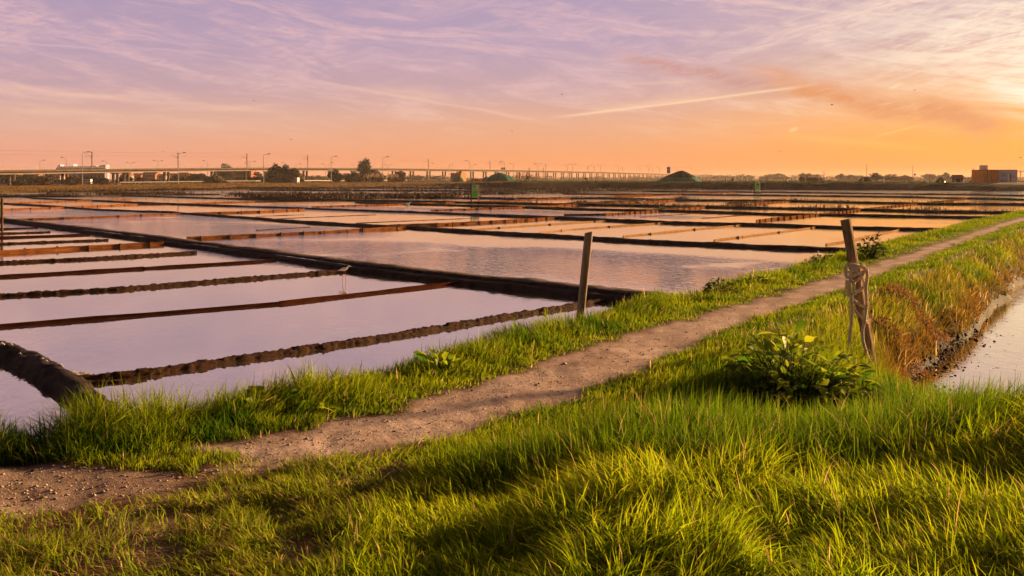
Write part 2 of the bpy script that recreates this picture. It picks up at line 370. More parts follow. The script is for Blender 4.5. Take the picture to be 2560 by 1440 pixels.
class MB:
    """collects boxes, tubes and prisms; build() links them as ONE mesh"""
    def __init__(s): s.v = []; s.f = []
    def add(s, vs, fs):
        k = len(s.v); s.v += [tuple(v) for v in vs]; s.f += [tuple(i + k for i in f) for f in fs]; return s
    def box(s, cx, cy, cz, sx, sy, sz, rz=0.0, bev=0.0):
        c_, s_ = math.cos(rz), math.sin(rz); vs = []
        hx, hy, hz = sx / 2, sy / 2, sz / 2
        for z in (-hz, hz):
            for x, y in ((-hx, -hy), (hx, -hy), (hx, hy), (-hx, hy)):
                vs.append((cx + x * c_ - y * s_, cy + x * s_ + y * c_, cz + z))
        return s.add(vs, [(3, 2, 1, 0), (4, 5, 6, 7), (0, 1, 5, 4), (1, 2, 6, 5), (2, 3, 7, 6), (3, 0, 4, 7)])
    def tube(s, pts, rad, n=8, lobes=0, twist=0.0, lobe=0.2, cap=True, squash=1.0):
        pts = [Vector(p) for p in pts]
        if not hasattr(rad, '__len__'): rad = [rad] * len(pts)
        T = [(pts[min(i + 1, len(pts) - 1)] - pts[max(i - 1, 0)]).normalized() for i in range(len(pts))]
        a = Vector((0, 0, 1)) if abs(T[0].z) < 0.9 else Vector((1, 0, 0))
        nrm = (a - T[0] * a.dot(T[0])).normalized(); vs, fs, L = [], [], 0.0
        for i, p in enumerate(pts):
            if i: L += (p - pts[i - 1]).length; nrm = (nrm - T[i] * nrm.dot(T[i])).normalized()
            b = T[i].cross(nrm)
            for j in range(n):
                th = 2 * math.pi * j / n; r = rad[i]
                if lobes: r *= 1 - lobe + lobe * 1.6 * abs(math.cos(lobes / 2 * (th - twist * L)))
                vs.append(p + nrm * (r * math.cos(th)) + b * (r * squash * math.sin(th)))
        for i in range(len(pts) - 1):
            for j in range(n):
                a_, b_ = i * n + j, i * n + (j + 1) % n
                fs.append((a_, b_, b_ + n, a_ + n))
        if cap: fs.append(tuple(range(n - 1, -1, -1))); fs.append(tuple(range((len(pts) - 1) * n, len(pts) * n)))
        return s.add(vs, fs)
    def prism(s, poly, y0, y1):
        """polygon in x,z extruded along y"""
        n = len(poly); vs = [(x, y0, z) for x, z in poly] + [(x, y1, z) for x, z in poly]
        fs = [tuple(range(n)), tuple(range(2 * n - 1, n - 1, -1))]
        fs += [((i + 1) % n, i, i + n, (i + 1) % n + n) for i in range(n)]
        return s.add(vs, fs)
    def build(s, name, m, parent=None, loc=None, smooth=False):
        me = bpy.data.meshes.new(name); me.from_pydata(s.v, [], s.f); me.update()
        bm = bmesh.new(); bm.from_mesh(me); bmesh.ops.recalc_face_normals(bm, faces=bm.faces); bm.to_mesh(me); bm.free()
        if smooth: me.polygons.foreach_set('use_smooth', np.ones(len(me.polygons), dtype=bool))
        return link_obj(name, me, m, parent, loc)
def catmull(pts, n=8):
    pts = [Vector(p) for p in pts]; P = [pts[0] * 2 - pts[1]] + pts + [pts[-1] * 2 - pts[-2]]; out = []
    for i in range(1, len(P) - 2):
        for k in range(n):
            t = k / n; a, b, c_, d = P[i - 1], P[i], P[i + 1], P[i + 2]
            out.append(0.5 * ((2 * b) + (c_ - a) * t + (2 * a - 5 * b + 4 * c_ - d) * t * t + (3 * b - a - 3 * c_ + d) * t ** 3))
    return out + [pts[-1]]
# value noise in numpy
def _h(i, j, s):
    n = (i * 374761393 + j * 668265263 + s * 974711) & 0xffffffff
    n = ((n ^ (n >> 13)) * 1274126177) & 0xffffffff
    return ((n ^ (n >> 16)) & 0xffff) / 65535.0
def vn(x, y, s=0):
    x = np.asarray(x, dtype=np.float64); y = np.asarray(y, dtype=np.float64)
    i, j = np.floor(x).astype(np.int64), np.floor(y).astype(np.int64); u, v = x - i, y - j
    u, v = u * u * (3 - 2 * u), v * v * (3 - 2 * v)
    return (_h(i, j, s) * (1 - u) + _h(i + 1, j, s) * u) * (1 - v) + (_h(i, j + 1, s) * (1 - u) + _h(i + 1, j + 1, s) * u) * v
def fbm(x, y, s=0, o=4):
    t, a, k = 0, 0.5, 0
    for q in range(o): t = t + a * vn(x * 2 ** q + 17 * q, y * 2 ** q - 9 * q, s + q); k += a; a *= 0.55
    return t / k
def ss(x, a, b):
    t = np.clip((np.asarray(x) - a) / (b - a), 0, 1); return t * t * (3 - 2 * t)

# ------------------------------------------------------------------ terrain
PC = np.array([(-14, 2.0), (-8, 3.3), (-5.0, 4.3), (-3.7, 5.0), (-2.75, 5.62), (-1.7, 6.33), (-0.86, 7.0), (-0.36, 7.85), (0.30, 8.9), (0.80, 9.75),
               (1.3, 10.8), (2.3, 12.4), (3.3, 14.0), (4.65, 16.1), (6.1, 18.6), (8.1, 22), (11.6, 28), (15.2, 34), (19.6, 41.5), (26.8, 53), (46, 84.5), (100, 172), (160, 268)])
_yy = np.linspace(2.0, 268, 4000); _xc = np.interp(_yy, PC[:, 1], PC[:, 0])
_k = np.hanning(41); _k /= _k.sum(); _xs = np.convolve(np.pad(_xc, 20, mode='edge'), _k, 'valid')
_xs = np.where(_yy < 4.3, _xc, _xs)
def path_s(x, y):
    xc = np.interp(y, _yy, _xs); sl_ = np.interp(y, _yy, np.gradient(_xs, _yy)); return (x - xc) / np.sqrt(1 + np.clip(sl_, 0, 2.2) ** 2)
XR = np.array([(3, 30), (6, 16), (7, 7.5), (8, 5.0), (9, 4.15), (10, 3.98), (11.1, 4.15), (12.4, 4.65), (15.8, 6.55), (20.3, 8.65), (27.3, 12.7), (30, 14.2), (42, 21.6), (60, 32.6), (90, 52.5), (172, 103), (268, 163)])
BA = np.array([(-2.5, 120), (-0.75, 140), (-0.483, 167), (-0.362, 205), (-0.24, 276), (-0.106, 335), (-0.068, 335), (-0.03, 268), (0.0075, 248), (0.083, 254), (0.27, 236), (0.483, 212), (0.7, 195), (2.5, 150)])
DK = np.array([(-2.5, 0.15), (-0.483, 0.22), (-0.36, 0.45), (-0.25, 0.85), (-0.12, 0.85), (-0.06, 0.9), (-0.02, 1.5), (0.2, 1.58), (0.33, 1.58), (0.41, 1.3), (0.49, 0.95), (0.7, 0.95), (2.5, 0.95)])
def land(x, y):
    a = x / np.maximum(y, 1.0); yb = np.interp(a, BA[:, 0], BA[:, 1]) + 5 * (fbm(x * 0.09, y * 0.09, 5, 3) - 0.5)
    return y - yb, np.interp(a, DK[:, 0], DK[:, 1]), a
def H(x, y):
    x = np.asarray(x, dtype=np.float64); y = np.asarray(y, dtype=np.float64)
    s = path_s(x, y)
    sL = -(2.3 + 0.8 * ss(y, 14, 28)) + 0.35 * (fbm(x * 0.7, y * 0.7, 3, 3) - 0.5)
    xR = np.interp(y, XR[:, 1] * 0 + XR[:, 0], XR[:, 1]); sR = (xR - np.interp(y, _yy, _xs)) * np.clip(np.interp(y, [4, 8, 12], [1, 0.85, 0.87]), 0, 1)
    sR = np.maximum(sR, 1.9) + 0.5 * (fbm(x * 0.8 + 9, y * 0.8, 21, 3) - 0.5)
    zt = 0.70 + np.where(s > 0, 0.05, -0.03) * ss(np.abs(s), 0.4, 1.0)
    l = ss(s, sL - 0.9, -1.15); zl = zt * l - 0.32 * (1 - l)
    q = np.clip((s - 0.9) / (sR - 0.9), 0, 3); zr = zt - zt * q ** 2.4
    zr = np.maximum(zr, -0.30)
    z = np.where(s < 0, np.minimum(zl, zt), np.minimum(zr, zt))
    near = ss(y, 60, 30)
    z = z + near * (0.045 * (fbm(x * 1.3, y * 1.3, 7, 4) - 0.5) + 0.035 * (fbm(x * 5, y * 5, 8, 4) - 0.5))
    rut = np.exp(-((np.abs(s) - 0.28) / 0.12) ** 2); z = z - 0.010 * rut * near * (z > 0.3)
    z = z + 0.20 * np.exp(-(((x - 3.5) / 0.75) ** 2 + ((y - 6.1) / 0.8) ** 2)) + 0.03 * np.exp(-(((x - 0.8) / 1.2) ** 2 + ((y - 5.4) / 0.7) ** 2))
    z = z - 0.16 * np.exp(-(((x - 1.7) / 1.1) ** 2 + ((y - 7.5) / 0.75) ** 2))
    d, zc, a = land(x, y)
    rise = np.where(a < -0.05, ss(d, -1, 10), ss(d, -1, 3.6))
    back = 1 - ss(d, 60, 110); zl2 = 1.05 + (zc - 1.05) * np.where(zc > 1.05, back, 1)
    zl2 = zl2 + 0.25 * (fbm(x * 0.12, y * 0.12, 31, 4) - 0.5) * ss(d, 0, 20)
    zfar = -0.30 + rise * (zl2 + 0.30)
    return np.maximum(z * (y < 262) + (y >= 262) * -0.3, zfar)
# one sheet whose faces grow with the distance, reaching the horizon
nu, na = 640, 560
yr = np.concatenate([-6 + np.linspace(0, 9, 12), 3.2 + (np.exp(np.linspace(0, math.log(5200 / 3.0), nu)) - 1) * 3.0])
ta = np.concatenate([np.linspace(-2.6, -0.72, 40), np.linspace(-0.70, 0.70, na), np.linspace(0.72, 2.6, 40)])
YY, TA = np.meshgrid(yr, ta, indexing='ij'); XX = TA * (YY + 8)
XX = TA * (np.maximum(YY, -6) + 8 * np.exp(-np.maximum(YY, 0) / 3.0) + 0.0)
ZZ = H(XX, YY)
nr, nc = XX.shape; V = np.stack([XX.ravel(), YY.ravel(), ZZ.ravel()], 1)
I = np.arange(nr * nc).reshape(nr, nc)
Q = np.stack([I[:-1, :-1].ravel(), I[:-1, 1:].ravel(), I[1:, 1:].ravel(), I[1:, :-1].ravel()], 1)
me = mesh_np('ground', V, Q, smooth=True)
def path_mask(x, y):
    s = path_s(x, y)
    hw = np.interp(y, [3, 5.4, 6.2, 6.8, 8, 11, 14, 20, 30, 60], [0.7, 0.30, 0.20, 0.38, 0.46, 0.36, 0.27, 0.22, 0.19, 0.20])
    off = np.interp(y, [5, 8, 12, 20], [0, 0.0, 0.0, -0.05])
    e = np.abs(s - off) - hw - 0.50 * (fbm(x * 2.2, y * 2.2, 41, 5) - 0.5)
    dirt = 1 - ss(np.hypot((x + 2.65) / 0.90, (y - 5.92) / 0.36) + 0.8 * (fbm(x * 2, y * 2, 44, 3) - 0.5), 0.75, 1.15)
    # second faint wheel track beside the path further out
    tr = np.exp(-((s - 0.95) / 0.16) ** 2) * ss(y, 9, 12) * ss(fbm(x * 0.9, y * 0.9, 47, 3), 0.38, 0.6) * 0.5
    tuft = 1 - ss(np.hypot((x + 2.05) / 0.50, (y - 6.42) / 0.26) + 0.5 * (fbm(x * 3, y * 3, 45, 3) - 0.5), 0.6, 1.0)
    turf = 0.95 * ss(fbm(x * 3.2, y * 3.2, 49, 4), 0.58, 0.65) * ss(y, 6.9, 6.3) * ss(x, -2.7, -2.0)
    return np.clip(np.maximum(np.maximum(1 - ss(e, -0.10, 0.16), dirt), tr) * (1 - tuft) * (1 - turf), 0, 1)
vx, vy, vz = V[:, 0], V[:, 1], V[:, 2]
pm = path_mask(vx, vy) * (vy < 150); dl, _, _ = land(vx, vy)
mudm = ss(vz, np.where(path_s(vx, vy) > 1.2, 0.66, 0.20), np.where(path_s(vx, vy) > 1.2, 0.40, 0.02)) * (dl < 2)
mudm = np.maximum(mudm, 0.75 * (dl > -1) * (dl < 9) * (vx / np.maximum(vy, 1) > -0.04)); drym = ss(dl, -1, 4) * np.where(vx / np.maximum(vy, 1) > -0.04, ss(dl, 4, 10), 1)
soilp = 0.35 * ss(fbm(vx * 1.2, vy * 1.2, 60, 3), 0.45, 0.7)
dirtp = 1 - ss(np.hypot((vx + 2.55) / 1.0, (vy - 6.0) / 0.5), 0.7, 1.2)
set_cols(me, np.stack([np.maximum(pm * (1 - 0.45 * dirtp), soilp * 0.5), mudm, drym], 1), 'zone')
tag(link_obj('ground', me, M['ground']), 'grassy embankment, pan beds and far marsh land', 'ground', kind='structure')
# water of the pans and of the channel
wv = [(-900, -8, 0), (900, -8, 0), (900, 420, 0), (-900, 420, 0)]
tag(link_obj('water', mesh_np('water', wv, [(0, 1, 2, 3)]), M['water']), 'still shallow water of the salt pans and channel', 'water', kind='structure')

# ------------------------------------------------------------------ bunds, ridges, plank walls
def resample(pts, step):
    pts = [Vector((p[0], p[1], 0)) for p in pts]; out = [pts[0]]
    for a, b in zip(pts[:-1], pts[1:]):
        st = step if not callable(step) else step((a + b) / 2); n = max(1, int((b - a).length / st))
        out += [a.lerp(b, (k + 1) / n) for k in range(n)]
    return out
def sweep(pts, prof, amp, seed, step, freq=2.2, wander=0.06, taper=True):
    P = resample(pts, step); A = np.array([(p.x, p.y) for p in P]); n = len(A)
    T = np.gradient(A, axis=0); T /= np.linalg.norm(T, axis=1)[:, None] + 1e-9
    kk = np.hanning(9); kk /= kk.sum()
    if n > 20:
        T = np.stack([np.convolve(np.pad(T[:, i], 4, mode='edge'), kk, 'valid') for i in (0, 1)], 1)
        A = np.stack([np.convolve(np.pad(A[:, i], 4, mode='edge'), kk, 'valid') for i in (0, 1)], 1)
    N = np.stack([T[:, 1], -T[:, 0]], 1)
    L = np.concatenate([[0], np.cumsum(np.linalg.norm(np.diff(A, axis=0), axis=1))])
    wd = (fbm(L * 0.45, L * 0 + seed, seed, 3) - 0.5) * 2 * wander
    hs = 1 + (fbm(L * 0.8, L * 0 + seed * 3.1, seed + 5, 4) - 0.5) * 0.55
    if taper: tp = np.clip(np.minimum(L, L[-1] - L) / 0.5, 0, 1) ** 0.5
    else: tp = np.ones(n)
    Vs = []
    m = len(prof)
    for k, (o, h) in enumerate(prof):
        d1 = (fbm(L * freq, L * 0 + k * 0.8 + seed, seed + 9, 4) - 0.5) * 2 * amp
        d2 = (fbm(L * freq + 50, L * 0 + k * 0.8 + seed, seed + 19, 4) - 0.5) * 2 * amp
        z = h * hs if h > 0 else np.full(n, h)
        z = z * np.where(h > 0, tp, 1) + (d2 if h > 0 else 0)
        off = o + wd + d1
        Vs.append(np.stack([A[:, 0] + N[:, 0] * off, A[:, 1] + N[:, 1] * off, z], 1))
    V = np.stack(Vs, 1).reshape(-1, 3); I = np.arange(n * m).reshape(n, m)
    Q = np.stack([I[:-1, :-1].ravel(), I[:-1, 1:].ravel(), I[1:, 1:].ravel(), I[1:, :-1].ravel()], 1)
    return V, Q
E_PROF = [(0.06, -0.12), (0.0, 0.0), (-0.03, 0.05), (-0.08, 0.085), (-0.18, 0.10), (-0.30, 0.10), (-0.38, 0.085), (-0.44, 0.03), (-0.48, -0.12)]
BIG_PROF = [(0.10, -0.12), (0.02, 0.0), (-0.02, 0.05), (-0.06, 0.10), (-0.14, 0.115), (-0.22, 0.108), (-0.30, 0.110), (-0.35, 0.115), (-0.39, 0.165), (-0.45, 0.19), (-0.60, 0.195), (-0.78, 0.19), (-0.86, 0.15), (-0.93, 0.05), (-0.98, -0.12)]
def dist_step(lo, k): return lambda p: max(lo, p.y * k)
def bund(line, label, prof=E_PROF, scale=1.0, amp=0.02, seed=1, freq=4.0, cat='bund', name='earth_bund', group='earth bunds between the pans', m='mud', lo=0.06, k=0.0035, **kw):
    pts = [W(*p) for p in line]
    V, Q = sweep(pts, [(o * scale, h * scale) for o, h in prof], amp, seed, dist_step(lo, k), freq=freq, **kw)
    c0 = V.mean(0); c0[2] = 0
    o = link_obj(name, mesh_np(name, V - c0, Q, smooth=True), M[m], None, tuple(c0))
    return tag(o, label, cat, group)
bund([(-60, 546), (0, 557), (100, 569), (200, 582), (330, 598), (420, 612), (500, 624), (560, 634), (700, 652), (870, 678), (1100, 706), (1300, 729), (1440, 745), (1600, 766), (1800, 790)],
     'widest dark earth bund with a wet ledge, from left edge to grassy bank', BIG_PROF, 1.0, 0.022, seed=3, m='drymud', lo=0.05, k=0.0025, wander=0.05)
bund([(-60, 503), (0, 510), (100, 515), (160, 520), (250, 527), (412, 532), (440, 535), (640, 549), (790, 560), (960, 569), (1015, 571), (1115, 578), (1280, 588), (1405, 594), (1530, 603), (1630, 609), (1780, 615), (1920, 622), (2070, 627), (2200, 632)],
     'dark earth bund behind the rippled pan, ending behind the roped post', E_PROF, 1.15, 0.028, 8, wander=0.08)
bund([(40, 492), (85, 497), (215, 502), (325, 507), (425, 511), (640, 519), (765, 523), (890, 528), (1040, 533), (1280, 542), (1400, 547), (1530, 553), (1692, 560), (1920, 565), (2095, 571), (2245, 575), (2460, 580)],
     'long earth bund next behind the one that ends at the roped post', E_PROF, 1.25, 0.028, 15, wander=0.08)
bund([(880, 507), (1040, 512), (1280, 518), (1345, 521), (1480, 525), (1645, 528), (1780, 532), (1920, 537), (2065, 539), (2270, 543), (2495, 547), (2620, 550)],
     'plank edged earth bund third behind the rippled pan, reaching the path at far right', E_PROF, 1.3, 0.03, 22)
bund([(300, 490), (640, 500), (940, 503), (1280, 510), (1455, 513), (1630, 517), (1920, 522), (2145, 526), (2345, 531), (2560, 534), (2760, 537)],
     'weedy earth bund fourth behind the rippled pan, tufts of brown plants on it', E_PROF, 1.5, 0.04, 29)
bund([(1180, 495), (1290, 498), (1497, 497), (1705, 502), (1920, 503), (2145, 508), (2310, 511), (2560, 513), (2760, 515)],
     'weedy dark bund fifth behind the rippled pan, just in front of the far small sign', E_PROF, 1.7, 0.05, 36)
bund([(1400, 486), (1705, 488), (1920, 490), (2245, 494), (2420, 498), (2560, 501), (2760, 504)],
     'thin weedy bund two strips of water before the green dike', E_PROF, 1.9, 0.06, 43)
bund([(1560, 480), (1920, 482), (2220, 486), (2400, 488), (2560, 491), (2800, 494)],
     'weedy bund next to the last strip of bright water under the green dike', E_PROF, 2.0, 0.06, 50)
for i, (ln, lb, s_) in enumerate([
    ([(520, 470.5), (800, 472), (1000, 471), (1280, 474), (1480, 474)], 'brown marshy bund farthest back, along the foot of the dry grass', 3.6),
    ([(620, 476), (900, 478), (1140, 479), (1280, 479), (1560, 477), (1760, 475)], 'brown marshy bund second from the back behind the nearer green sign', 2.6),
    ([(560, 486), (900, 488), (1120, 487), (1280, 485), (1480, 482), (1700, 479)], 'brown marshy bund with stubble just behind the nearer green sign', 2.2),
    ([(600, 494), (800, 498), (980, 493), (1180, 497), (1290, 499)], 'brown marshy bund level with the foot of the nearer green sign', 1.6),
    ([(-60, 493), (200, 492), (420, 488), (560, 487)], 'marshy bund at far left in front of the dry grass', 1.9),
    ([(120, 485), (400, 480), (640, 475)], 'low brown bund at the back left beside the dry grass verge', 2.4)]):
    bund(ln, lb, E_PROF, s_, 0.05, 60 + i * 7, name='marsh_bund', group='marshy bunds at the back')
# fat mud berm at the left edge near the bank
NPROF = [(0.26, -0.12), (0.235, -0.03), (0.22, 0.0), (0.20, 0.05), (0.17, 0.10), (0.13, 0.14), (0.08, 0.17), (0.03, 0.185), (-0.03, 0.19), (-0.09, 0.175), (-0.14, 0.15), (-0.18, 0.11), (-0.20, 0.07), (-0.23, 0.0), (-0.26, -0.12)]
bund([(-220, 852), (-110, 858), (-40, 870), (20, 888), (80, 920), (140, 955), (190, 990), (230, 1030), (270, 1080)], 'fat rounded mud berm at the left edge running into the grassy bank', NPROF, 0.86, 0.05, seed=90, freq=4.5, cat='mud berm', name='mud_berm', group=None, lo=0.03, wander=0.03, taper=False)
sp_ = MB()
for q in range(14):
    t = random.random(); p = W(-60 + 250 * t, 862 + 110 * t + random.uniform(-6, 12)); r = random.uniform(0.008, 0.022)
    sp_.tube([(p.x, p.y, 0.17), (p.x + r * 2.2, p.y + 0.004, 0.178), (p.x + r * 4, p.y, 0.165)], [r * 0.5, r, r * 0.4], 6)
tag(sp_.build('droppings', M['salt']), 'white bird droppings spotted on the mud berm', 'droppings', kind='stuff')

def clod_ridge(line, label, wd, hg, seed):
    pts = [W(*p) for p in line]; P = resample(pts, lambda p: max(0.024, p.y * 0.0016)); n = len(P)
    A = np.array([(p.x, p.y) for p in P]); T = np.gradient(A, axis=0); T /= np.linalg.norm(T, axis=1)[:, None]
    N = np.stack([T[:, 1], -T[:, 0]], 1); L = np.concatenate([[0], np.cumsum(np.linalg.norm(np.diff(A, axis=0), axis=1))])
    cs = 0.17; ph = L / cs + 0.5 * np.sin(L * 3.1 + seed) + 0.8 * vn(L * 2, L * 0, seed); fr = ph - np.floor(ph); ci = np.floor(ph).astype(np.int64)
    lump = np.abs(np.sin(np.pi * fr)) ** 0.45
    rh = 0.92 + 0.13 * _h(ci, ci * 0 + 3, seed); ro = (_h(ci, ci * 0 + 5, seed) - 0.5) * 0.02
    m = 11; Vs = []
    for k in range(m):
        th = math.pi * (1.12 * k / (m - 1) - 0.06)
        rr = 0.92 + 0.08 * lump
        rough = 1 + (fbm(L * 11, L * 0 + k * 1.1, seed + 2, 4) - 0.5) * 1.0
        # two rows of lumps: a groove near the top
        o = math.cos(th) * wd / 2 * rr * rough + ro; z = math.sin(th) * hg * rh * rr * rough
        Vs.append(np.stack([A[:, 0] + N[:, 0] * o, A[:, 1] + N[:, 1] * o, z - 0.01], 1))
    V = np.stack(Vs, 1).reshape(-1, 3); I = np.arange(n * m).reshape(n, m)
    Q = np.stack([I[:-1, :-1].ravel(), I[:-1, 1:].ravel(), I[1:, 1:].ravel(), I[1:, :-1].ravel()], 1)
    c0 = V.mean(0); c0[2] = 0
    o = link_obj('clod_ridge', mesh_np('clod_ridge', V - c0, Q), M['clod'], None, tuple(c0))
    return tag(o, label, 'mud ridge', 'lumpy mud ridges in the near pans')
clod_ridge([(190, 952), (300, 944), (400, 932), (600, 901), (820, 868), (1000, 840), (1160, 812), (1300, 788), (1430, 768), (1530, 750)], 'nearest and longest lumpy mud ridge, passing behind the round post', 0.155, 0.078, 5)
clod_ridge([(205, 963), (290, 957), (365, 948)], 'short low spur of mud lumps beside the mud berm', 0.12, 0.05, 9)
clod_ridge([(-60, 747), (0, 742), (300, 725), (600, 700), (800, 684), (890, 677)], 'lumpy mud ridge with the white wading bird at its right end', 0.155, 0.08, 13)
clod_ridge([(-60, 662), (0, 659), (240, 648), (490, 633)], 'lumpy mud ridge just below the plank wall at left', 0.155, 0.085, 17)
clod_ridge([(-60, 613), (0, 611), (270, 601)], 'short lumpy mud ridge just above the plank wall at left', 0.155, 0.075, 21)
clod_ridge([(-60, 586), (0, 585), (125, 581)], 'farthest short lumpy mud ridge at the left edge', 0.155, 0.07, 25)

def plank_wall(line, label, h=0.12, stakes=1.1, m='plank', th=0.035, blen=3.0, cat='plank wall', name='plank_wall', group='plank walls dividing the pans', seed=0, lean=True, sside=1, stake_h=0.02, base=-0.05):
    rnd = random.Random(seed * 31 + 5)
    pts = [W(*p) for p in line]; o0 = pts[0].copy()
    root = thing(name, o0, label, cat, group); L = [0]
    for a, b in zip(pts[:-1], pts[1:]): L.append(L[-1] + (b - a).length)
    def at(s):
        s = min(max(s, 0), L[-1])
        for i in range(len(L) - 1):
            if s <= L[i + 1] + 1e-6: return pts[i].lerp(pts[i + 1], (s - L[i]) / max(1e-6, L[i + 1] - L[i])), (pts[i + 1] - pts[i]).normalized()
    nb = max(1, int(round(L[-1] / blen)));
    if nb > 14: nb = 14
    for i in range(nb):
        a, d = at(L[-1] * i / nb + 0.004); b, _ = at(L[-1] * (i + 1) / nb - 0.004); ln = (b - a).length; mid = (a + b) / 2 - o0
        dr = (b - a).normalized(); rz = math.atan2(dr.y, dr.x); hh = h * rnd.uniform(0.9, 1.1); off = rnd.uniform(-0.012, 0.012)
        mb = MB(); n = 6; vs = []
        for q in range(n + 1):
            x = -ln / 2 + ln * q / n; tw = rnd.uniform(-0.006, 0.006); tz = rnd.uniform(-0.008, 0.008)
            vs += [(x, -th / 2 + off + tw, base), (x, th / 2 + off + tw, base), (x, th / 2 + off + tw, hh + tz), (x, -th / 2 + off + tw, hh + tz)]
        fs = [(0, 1, 2, 3), tuple(n * 4 + k for k in (3, 2, 1, 0))]
        for q in range(n):
            for k in range(4): fs.append((q * 4 + k, q * 4 + (k + 1) % 4, q * 4 + 4 + (k + 1) % 4, q * 4 + 4 + k))
        mb.add(vs, fs); bo = mb.build('board', M[m], root, mid); bo.rotation_euler.z = rz
    if stakes:
        ns = min(95, int(L[-1] / stakes)); proto = None
        for i in range(ns):
            p, d = at(L[-1] * (i + 0.5) / ns + rnd.uniform(-0.08, 0.08)); nrm = Vector((d.y, -d.x, 0)) * sside
            if proto is None:
                k = max(1.0, o0.y / 120)
                mb = MB(); mb.tube([(0, 0, -0.25), (0.004, 0, 0.0), (0, 0, h + stake_h)], [0.036 * k, 0.036 * k, 0.03 * k], 7); so_ = mb.build('stake', M['stake'], root); proto = so_
            else:
                so_ = proto.copy(); COL.objects.link(so_); so_.parent = root
            so_.location = p - o0 + nrm * (th / 2 + 0.03); so_.rotation_euler = (rnd.uniform(-0.08, 0.08), rnd.uniform(-0.08, 0.08), rnd.uniform(0, 3)); so_.scale.z = rnd.uniform(0.9, 1.12)
    return root
# near left
plank_wall([(-50, 638), (0, 633), (410, 612)], 'thick plank wall with close stakes at the left edge in front of the wide bund', 0.115, 1.05, th=0.05, seed=1)
plank_wall([(-40, 822), (840, 749), (1150, 709)], 'longest rust brown board lying across the nearest pan', 0.058, 0, 'oldplank', 0.05, 5.0, 'board', 'dividing_board', 'low boards across the near pans', 2)
plank_wall([(-40, 696), (0, 694), (690, 653)], 'rust brown board between two lumpy mud ridges at left', 0.065, 0, 'oldplank', 0.05, 5.0, 'board', 'dividing_board', 'low boards across the near pans', 3)
plank_wall([(-40, 597), (0, 596), (225, 588)], 'short rust brown board just behind the thick plank wall at left', 0.07, 0, 'oldplank', 0.05, 4.0, 'board', 'dividing_board', 'low boards across the near pans', 4)
plank_wall([(-40, 575), (0, 574), (95, 571)], 'farthest short rust brown board at the left edge', 0.07, 0, 'oldplank', 0.05, 4.0, 'board', 'dividing_board', 'low boards across the near pans', 5)
# middle
plank_wall([(467, 600), (640, 592), (857, 581), (960, 574), (1015, 571)], 'plank wall along the far left side of the rippled pan', 0.12, 1.15, seed=6)
plank_wall([(972, 568), (1115, 563), (1280, 554), (1400, 546)], 'plank wall running on from the rippled pan up to the round post', 0.125, 1.1, seed=7)
plank_wall([(1410, 540), (1530, 538), (1645, 529)], 'short plank wall like a ladder in the middle of the pans', 0.13, 1.0, seed=8)
plank_wall([(1655, 528), (1792, 517), (1920, 508), (1995, 503)], 'plank wall continuing behind the short ladder like one', 0.12, 1.4, seed=9)
plank_wall([(37, 551), (245, 545), (435, 537), (470, 535)], 'plank wall from the left end of the wide bund, still water on both sides', 0.10, 1.7, seed=10)
plank_wall([(470, 536), (640, 531), (762, 525)], 'plank wall in the second row of pans left of the nearer green sign', 0.12, 1.5, seed=11)
plank_wall([(780, 519), (940, 514), (1015, 511), (1177, 506), (1280, 503)], 'plank wall running up to the feet of the nearer green sign', 0.12, 1.5, seed=12)
plank_wall([(1285, 502), (1495, 495), (1705, 488)], 'plank wall behind and to the right of the nearer green sign', 0.12, 2.0, seed=13)
plank_wall([(5, 526), (160, 520), (350, 512), (425, 511)], 'low plank wall at far left in the third row of pans', 0.12, 2.0, seed=14)
plank_wall([(430, 511), (640, 505), (890, 502)], 'far plank wall below the brown marsh left of the nearer green sign', 0.10, 2.2, seed=15)
plank_wall([(1077, 528), (1280, 521), (1440, 513), (1597, 507), (1717, 500)], 'plank wall in the pan row right in front of the nearer green sign', 0.12, 1.5, seed=16)
plank_wall([(1890, 555), (1920, 551), (2065, 537), (2155, 526)], 'sunlit plank wall like a ladder behind the roped post', 0.13, 1.15, seed=17)
plank_wall([(2160, 525), (2195, 521), (2312, 509), (2420, 498)], 'sunlit plank wall farthest right, above the roped post', 0.13, 1.5, seed=18)
plank_wall([(-20, 510), (150, 505), (330, 500)], 'far plank wall at the left edge near the marsh', 0.10, 2.4, seed=19)
plank_wall([(1530, 490), (1705, 486), (1840, 482)], 'farthest plank wall, in front of the big dark tarp heap', 0.14, 2.4, seed=20)
# thin dividers
dv = dict(h=0.055, th=0.045, blen=3.2, cat='divider', name='thin_divider', group='thin wooden dividers across the pans', m='rod', stakes=4.5, stake_h=0.012)
plank_wall([(1350, 583), (1420, 575), (1530, 567), (1695, 556)], 'thin wooden divider whose near end is left of the top of the round post', seed=31, **dv)
plank_wall([(1557, 592), (1620, 586), (1740, 574), (1880, 561)], 'thin wooden divider just right of the round post', seed=32, **dv)
plank_wall([(1785, 602), (1920, 585), (2062, 566)], 'thin wooden divider midway between the two posts', seed=33, **dv)
plank_wall([(2065, 613), (2130, 602), (2272, 570)], 'thin wooden divider passing behind the roped post', seed=34, **dv)
plank_wall([(1177, 575), (1280, 568), (1535, 551)], 'thin wooden divider crossing the pan above the rippled one', seed=35, **dv)
dn = dict(dv, h=0.02, m='oldplank', stakes=0)
plank_wall([(1600, 543), (1762, 532)], 'thin dark divider in the pan behind the ladder like wall', seed=36, **dn)
plank_wall([(1755, 546), (1867, 538)], 'short thin dark divider left of the sunlit ladder like wall', seed=37, **dn)
plank_wall([(690, 547), (940, 537)], 'thin dark divider in the second pan row left of centre', seed=38, **dn)
plank_wall([(890, 558), (1177, 546)], 'thin dark divider below the nearer green sign', seed=39, **dn)
